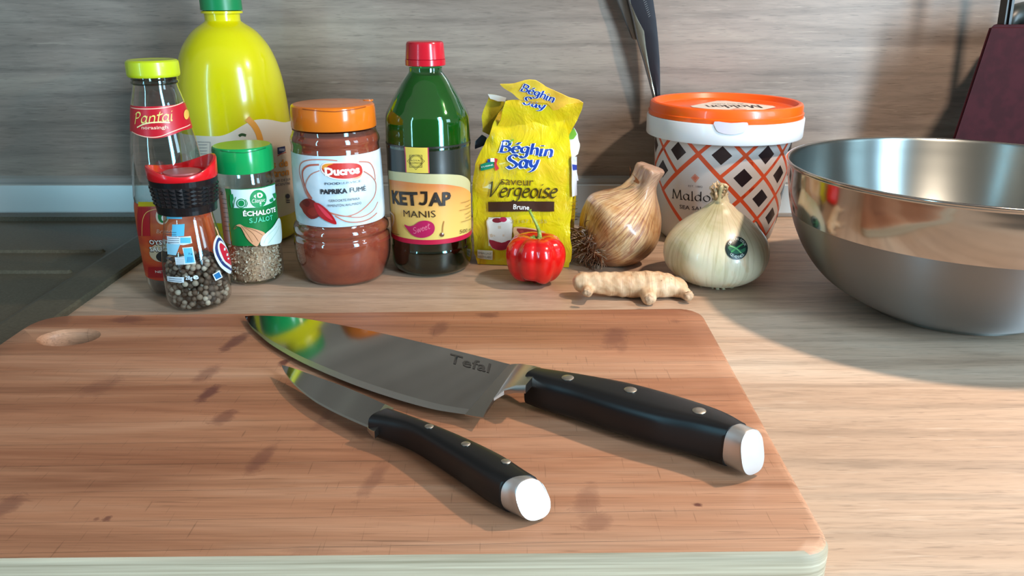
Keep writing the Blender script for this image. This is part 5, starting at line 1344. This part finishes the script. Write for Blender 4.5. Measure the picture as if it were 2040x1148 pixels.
# ================================================================== knives hanging point-down on the wall
def hang(name, left, right, y, th, m, parent, zcut=None):
    """left/right px outlines from top to tip"""
    bm = bmesh.new(); R_ = []
    for a, b_ in zip(left, right):
        A = PY(*a, y); B = PY(*b_, y); k = min(1, (B - A).length / .006)
        R_.append([bm.verts.new(x) for x in (A + Vector((0, 0, 0)), A.lerp(B, .5) - Vector((0, th * .5 * k, 0)), B - Vector((0, th * .35 * k, 0)), B + Vector((0, th * .5 * k, 0)), A.lerp(B, .5) + Vector((0, th * .5 * k, 0)))])
    for A, B in zip(R_, R_[1:]):
        for j in range(5): bm.faces.new((A[j], A[(j + 1) % 5], B[(j + 1) % 5], B[j]))
    bm.faces.new(R_[0]); bm.faces.new(R_[-1][::-1]); return link(name, bm, m, parent, smooth=True, autosmooth=25)
yk = WY - .022
HL = [(1235, -70), (1243, -30), (1252, 0), (1262, 40), (1270, 80), (1282, 120), (1293, 160), (1303, 200), (1307, 212)]
HM = [(1240, -70), (1248, -30), (1257, 8), (1271, 40), (1283, 62), (1286, 90), (1293, 135), (1302, 175), (1308, 205)]
HRt = [(1288, -70), (1296, -30), (1301, 0), (1307, 40), (1311, 80), (1314, 120), (1315, 160), (1315, 190), (1312, 212)]
t = thing('hanging_knife', 'dark narrow blade hanging point-down on the wall above the salt tub', 'knife', tuple(PY(1290, 60, yk)))
BLK = mat('blade_coating', '25252b', .35, .3); GRY = mat('blade_bare', 'a09888', .25, 1)
hb_ = hang('blade', HM, HRt, yk, .0026, BLK, t)
hang('cutting_edge', [(u + 1.2, v) for u, v in HL], HM, yk, .0010, GRY, t)
EL = [(u - 1.4, v) for u, v in HL]; hang('edge_line', EL, [(u + 1.6, v) for u, v in HL], yk - .0004, .0009, mat('edge_dark', '2a2420', .4), t)
pr = Print(RayMap(bvh_of([hb_]), .0002, 20)); GI = ink('525254')
for k in range(9): pr.stroke([(1281.5 + k * 1.25, 2 + 4 * k), (1287 + k * 1.05, -1.5 + 4 * k)], 1.1, GI, 0)
pr.build('etched_mark', hb_)
t = thing('hanging_knife', 'short grey blunt-tipped blade hanging at the left of the dark blade', 'knife', tuple(PY(1250, 30, yk + .008)))
hang('blade', [(1216, -50), (1229, 0), (1241, 30), (1252, 58), (1259, 76), (1262, 79)], [(1246, -50), (1256, 0), (1263, 30), (1267, 58), (1269, 74), (1268, 79)], yk + .008, .0014, mat('blade_grey', '8c857e', .3, .9), t)
hang('edge_line', [(1215, -50), (1228, 0), (1240, 30), (1251, 58), (1259, 77)], [(1218, -50), (1231, 0), (1243, 30), (1253, 58), (1260, 77)], yk + .007, .001, MATS['edge_dark'], t)
# magnetic bar that holds them, just above the picture
bm = bmesh.new(); a = PY(1235, -58, yk); box(bm, a.x - .16, a.x + .2, WY - .018, WY - .0002, a.z - .008, a.z + .03)
bmesh.ops.bevel(bm, geom=bm.edges[:], offset=.002, segments=2, affect='EDGES')
tag(link('magnetic_knife_bar', bm, mat('bar_steel', '9a9896', .35, 1)), 'long steel magnetic knife bar on the wall above the hanging blades', 'knife rack')
# ================================================================== dark red knife block behind the bowl
yb = .735
tl_, bl2 = PY(1972, 50, yb), PY(1898, 275, yb)
sl = (tl_.x - bl2.x) / (tl_.z - bl2.z); zt_ = tl_.z; xb0 = bl2.x - sl * bl2.z
kbk = thing('knife_block', 'dark red matt knife block behind the steel bowl', 'knife block', (xb0 + .06, yb + .04, 0))
bm = bmesh.new(); xr0, xr1 = xb0 + .16, tl_.x + .105
vs = [bm.verts.new(p) for p in ((xb0, yb, .0005), (xr0, yb, .0005), (xr0 + .05, yb + .085, .0005), (xb0 + .052, yb + .085, .0005), (tl_.x, yb, zt_), (xr1, yb, zt_), (xr1 + .05, yb + .075, zt_), (tl_.x + .05, yb + .075, zt_))]
for q in ((0, 3, 2, 1), (4, 5, 6, 7), (0, 1, 5, 4), (1, 2, 6, 5), (2, 3, 7, 6), (3, 0, 4, 7)): bm.faces.new([vs[i] for i in q])
bmesh.ops.bevel(bm, geom=bm.edges[:], offset=.0025, segments=3, affect='EDGES')
link('block_body', bm, mat('block_red', '280a10', .7, spec=.15, noise=('300d14', 90, .4, .6)), kbk, smooth=True, autosmooth=30)
t = thing('knife_in_block', 'slim black knife handle standing upright in the red block', 'knife', tuple(PY(2003, 49, yb + .02)))
a = PY(1996, 48, yb + .02); b_ = PY(2010, 48, yb + .02); zt2 = zt_ + .09
bm = bmesh.new(); box(bm, a.x, b_.x, yb + .014, yb + .030, zt_ - .004, zt2); bmesh.ops.bevel(bm, geom=bm.edges[:], offset=.0025, segments=2, affect='EDGES')
for v in bm.verts: v.co.x -= (v.co.z - zt_) * .05
link('handle', bm, HND, t, smooth=True, autosmooth=40)
t = thing('knife_in_block', 'thick rounded black handle leaning low over the top of the red block', 'knife', tuple(PY(2030, 40, yb + .035)))
bm = bmesh.new(); q = [PY(2008, 62, yb + .03), PY(2014, 40, yb + .03), PY(2030, 28, yb + .035), PY(2060, 24, yb + .04), PY(2110, 20, yb + .045)]
tube(bm, catmull(q, 4), [.005 + .005 * min(1, k / 6) for k in range(17)], 16); link('handle', bm, mat('handle_grey', '1c2220', .4), t, smooth=True)
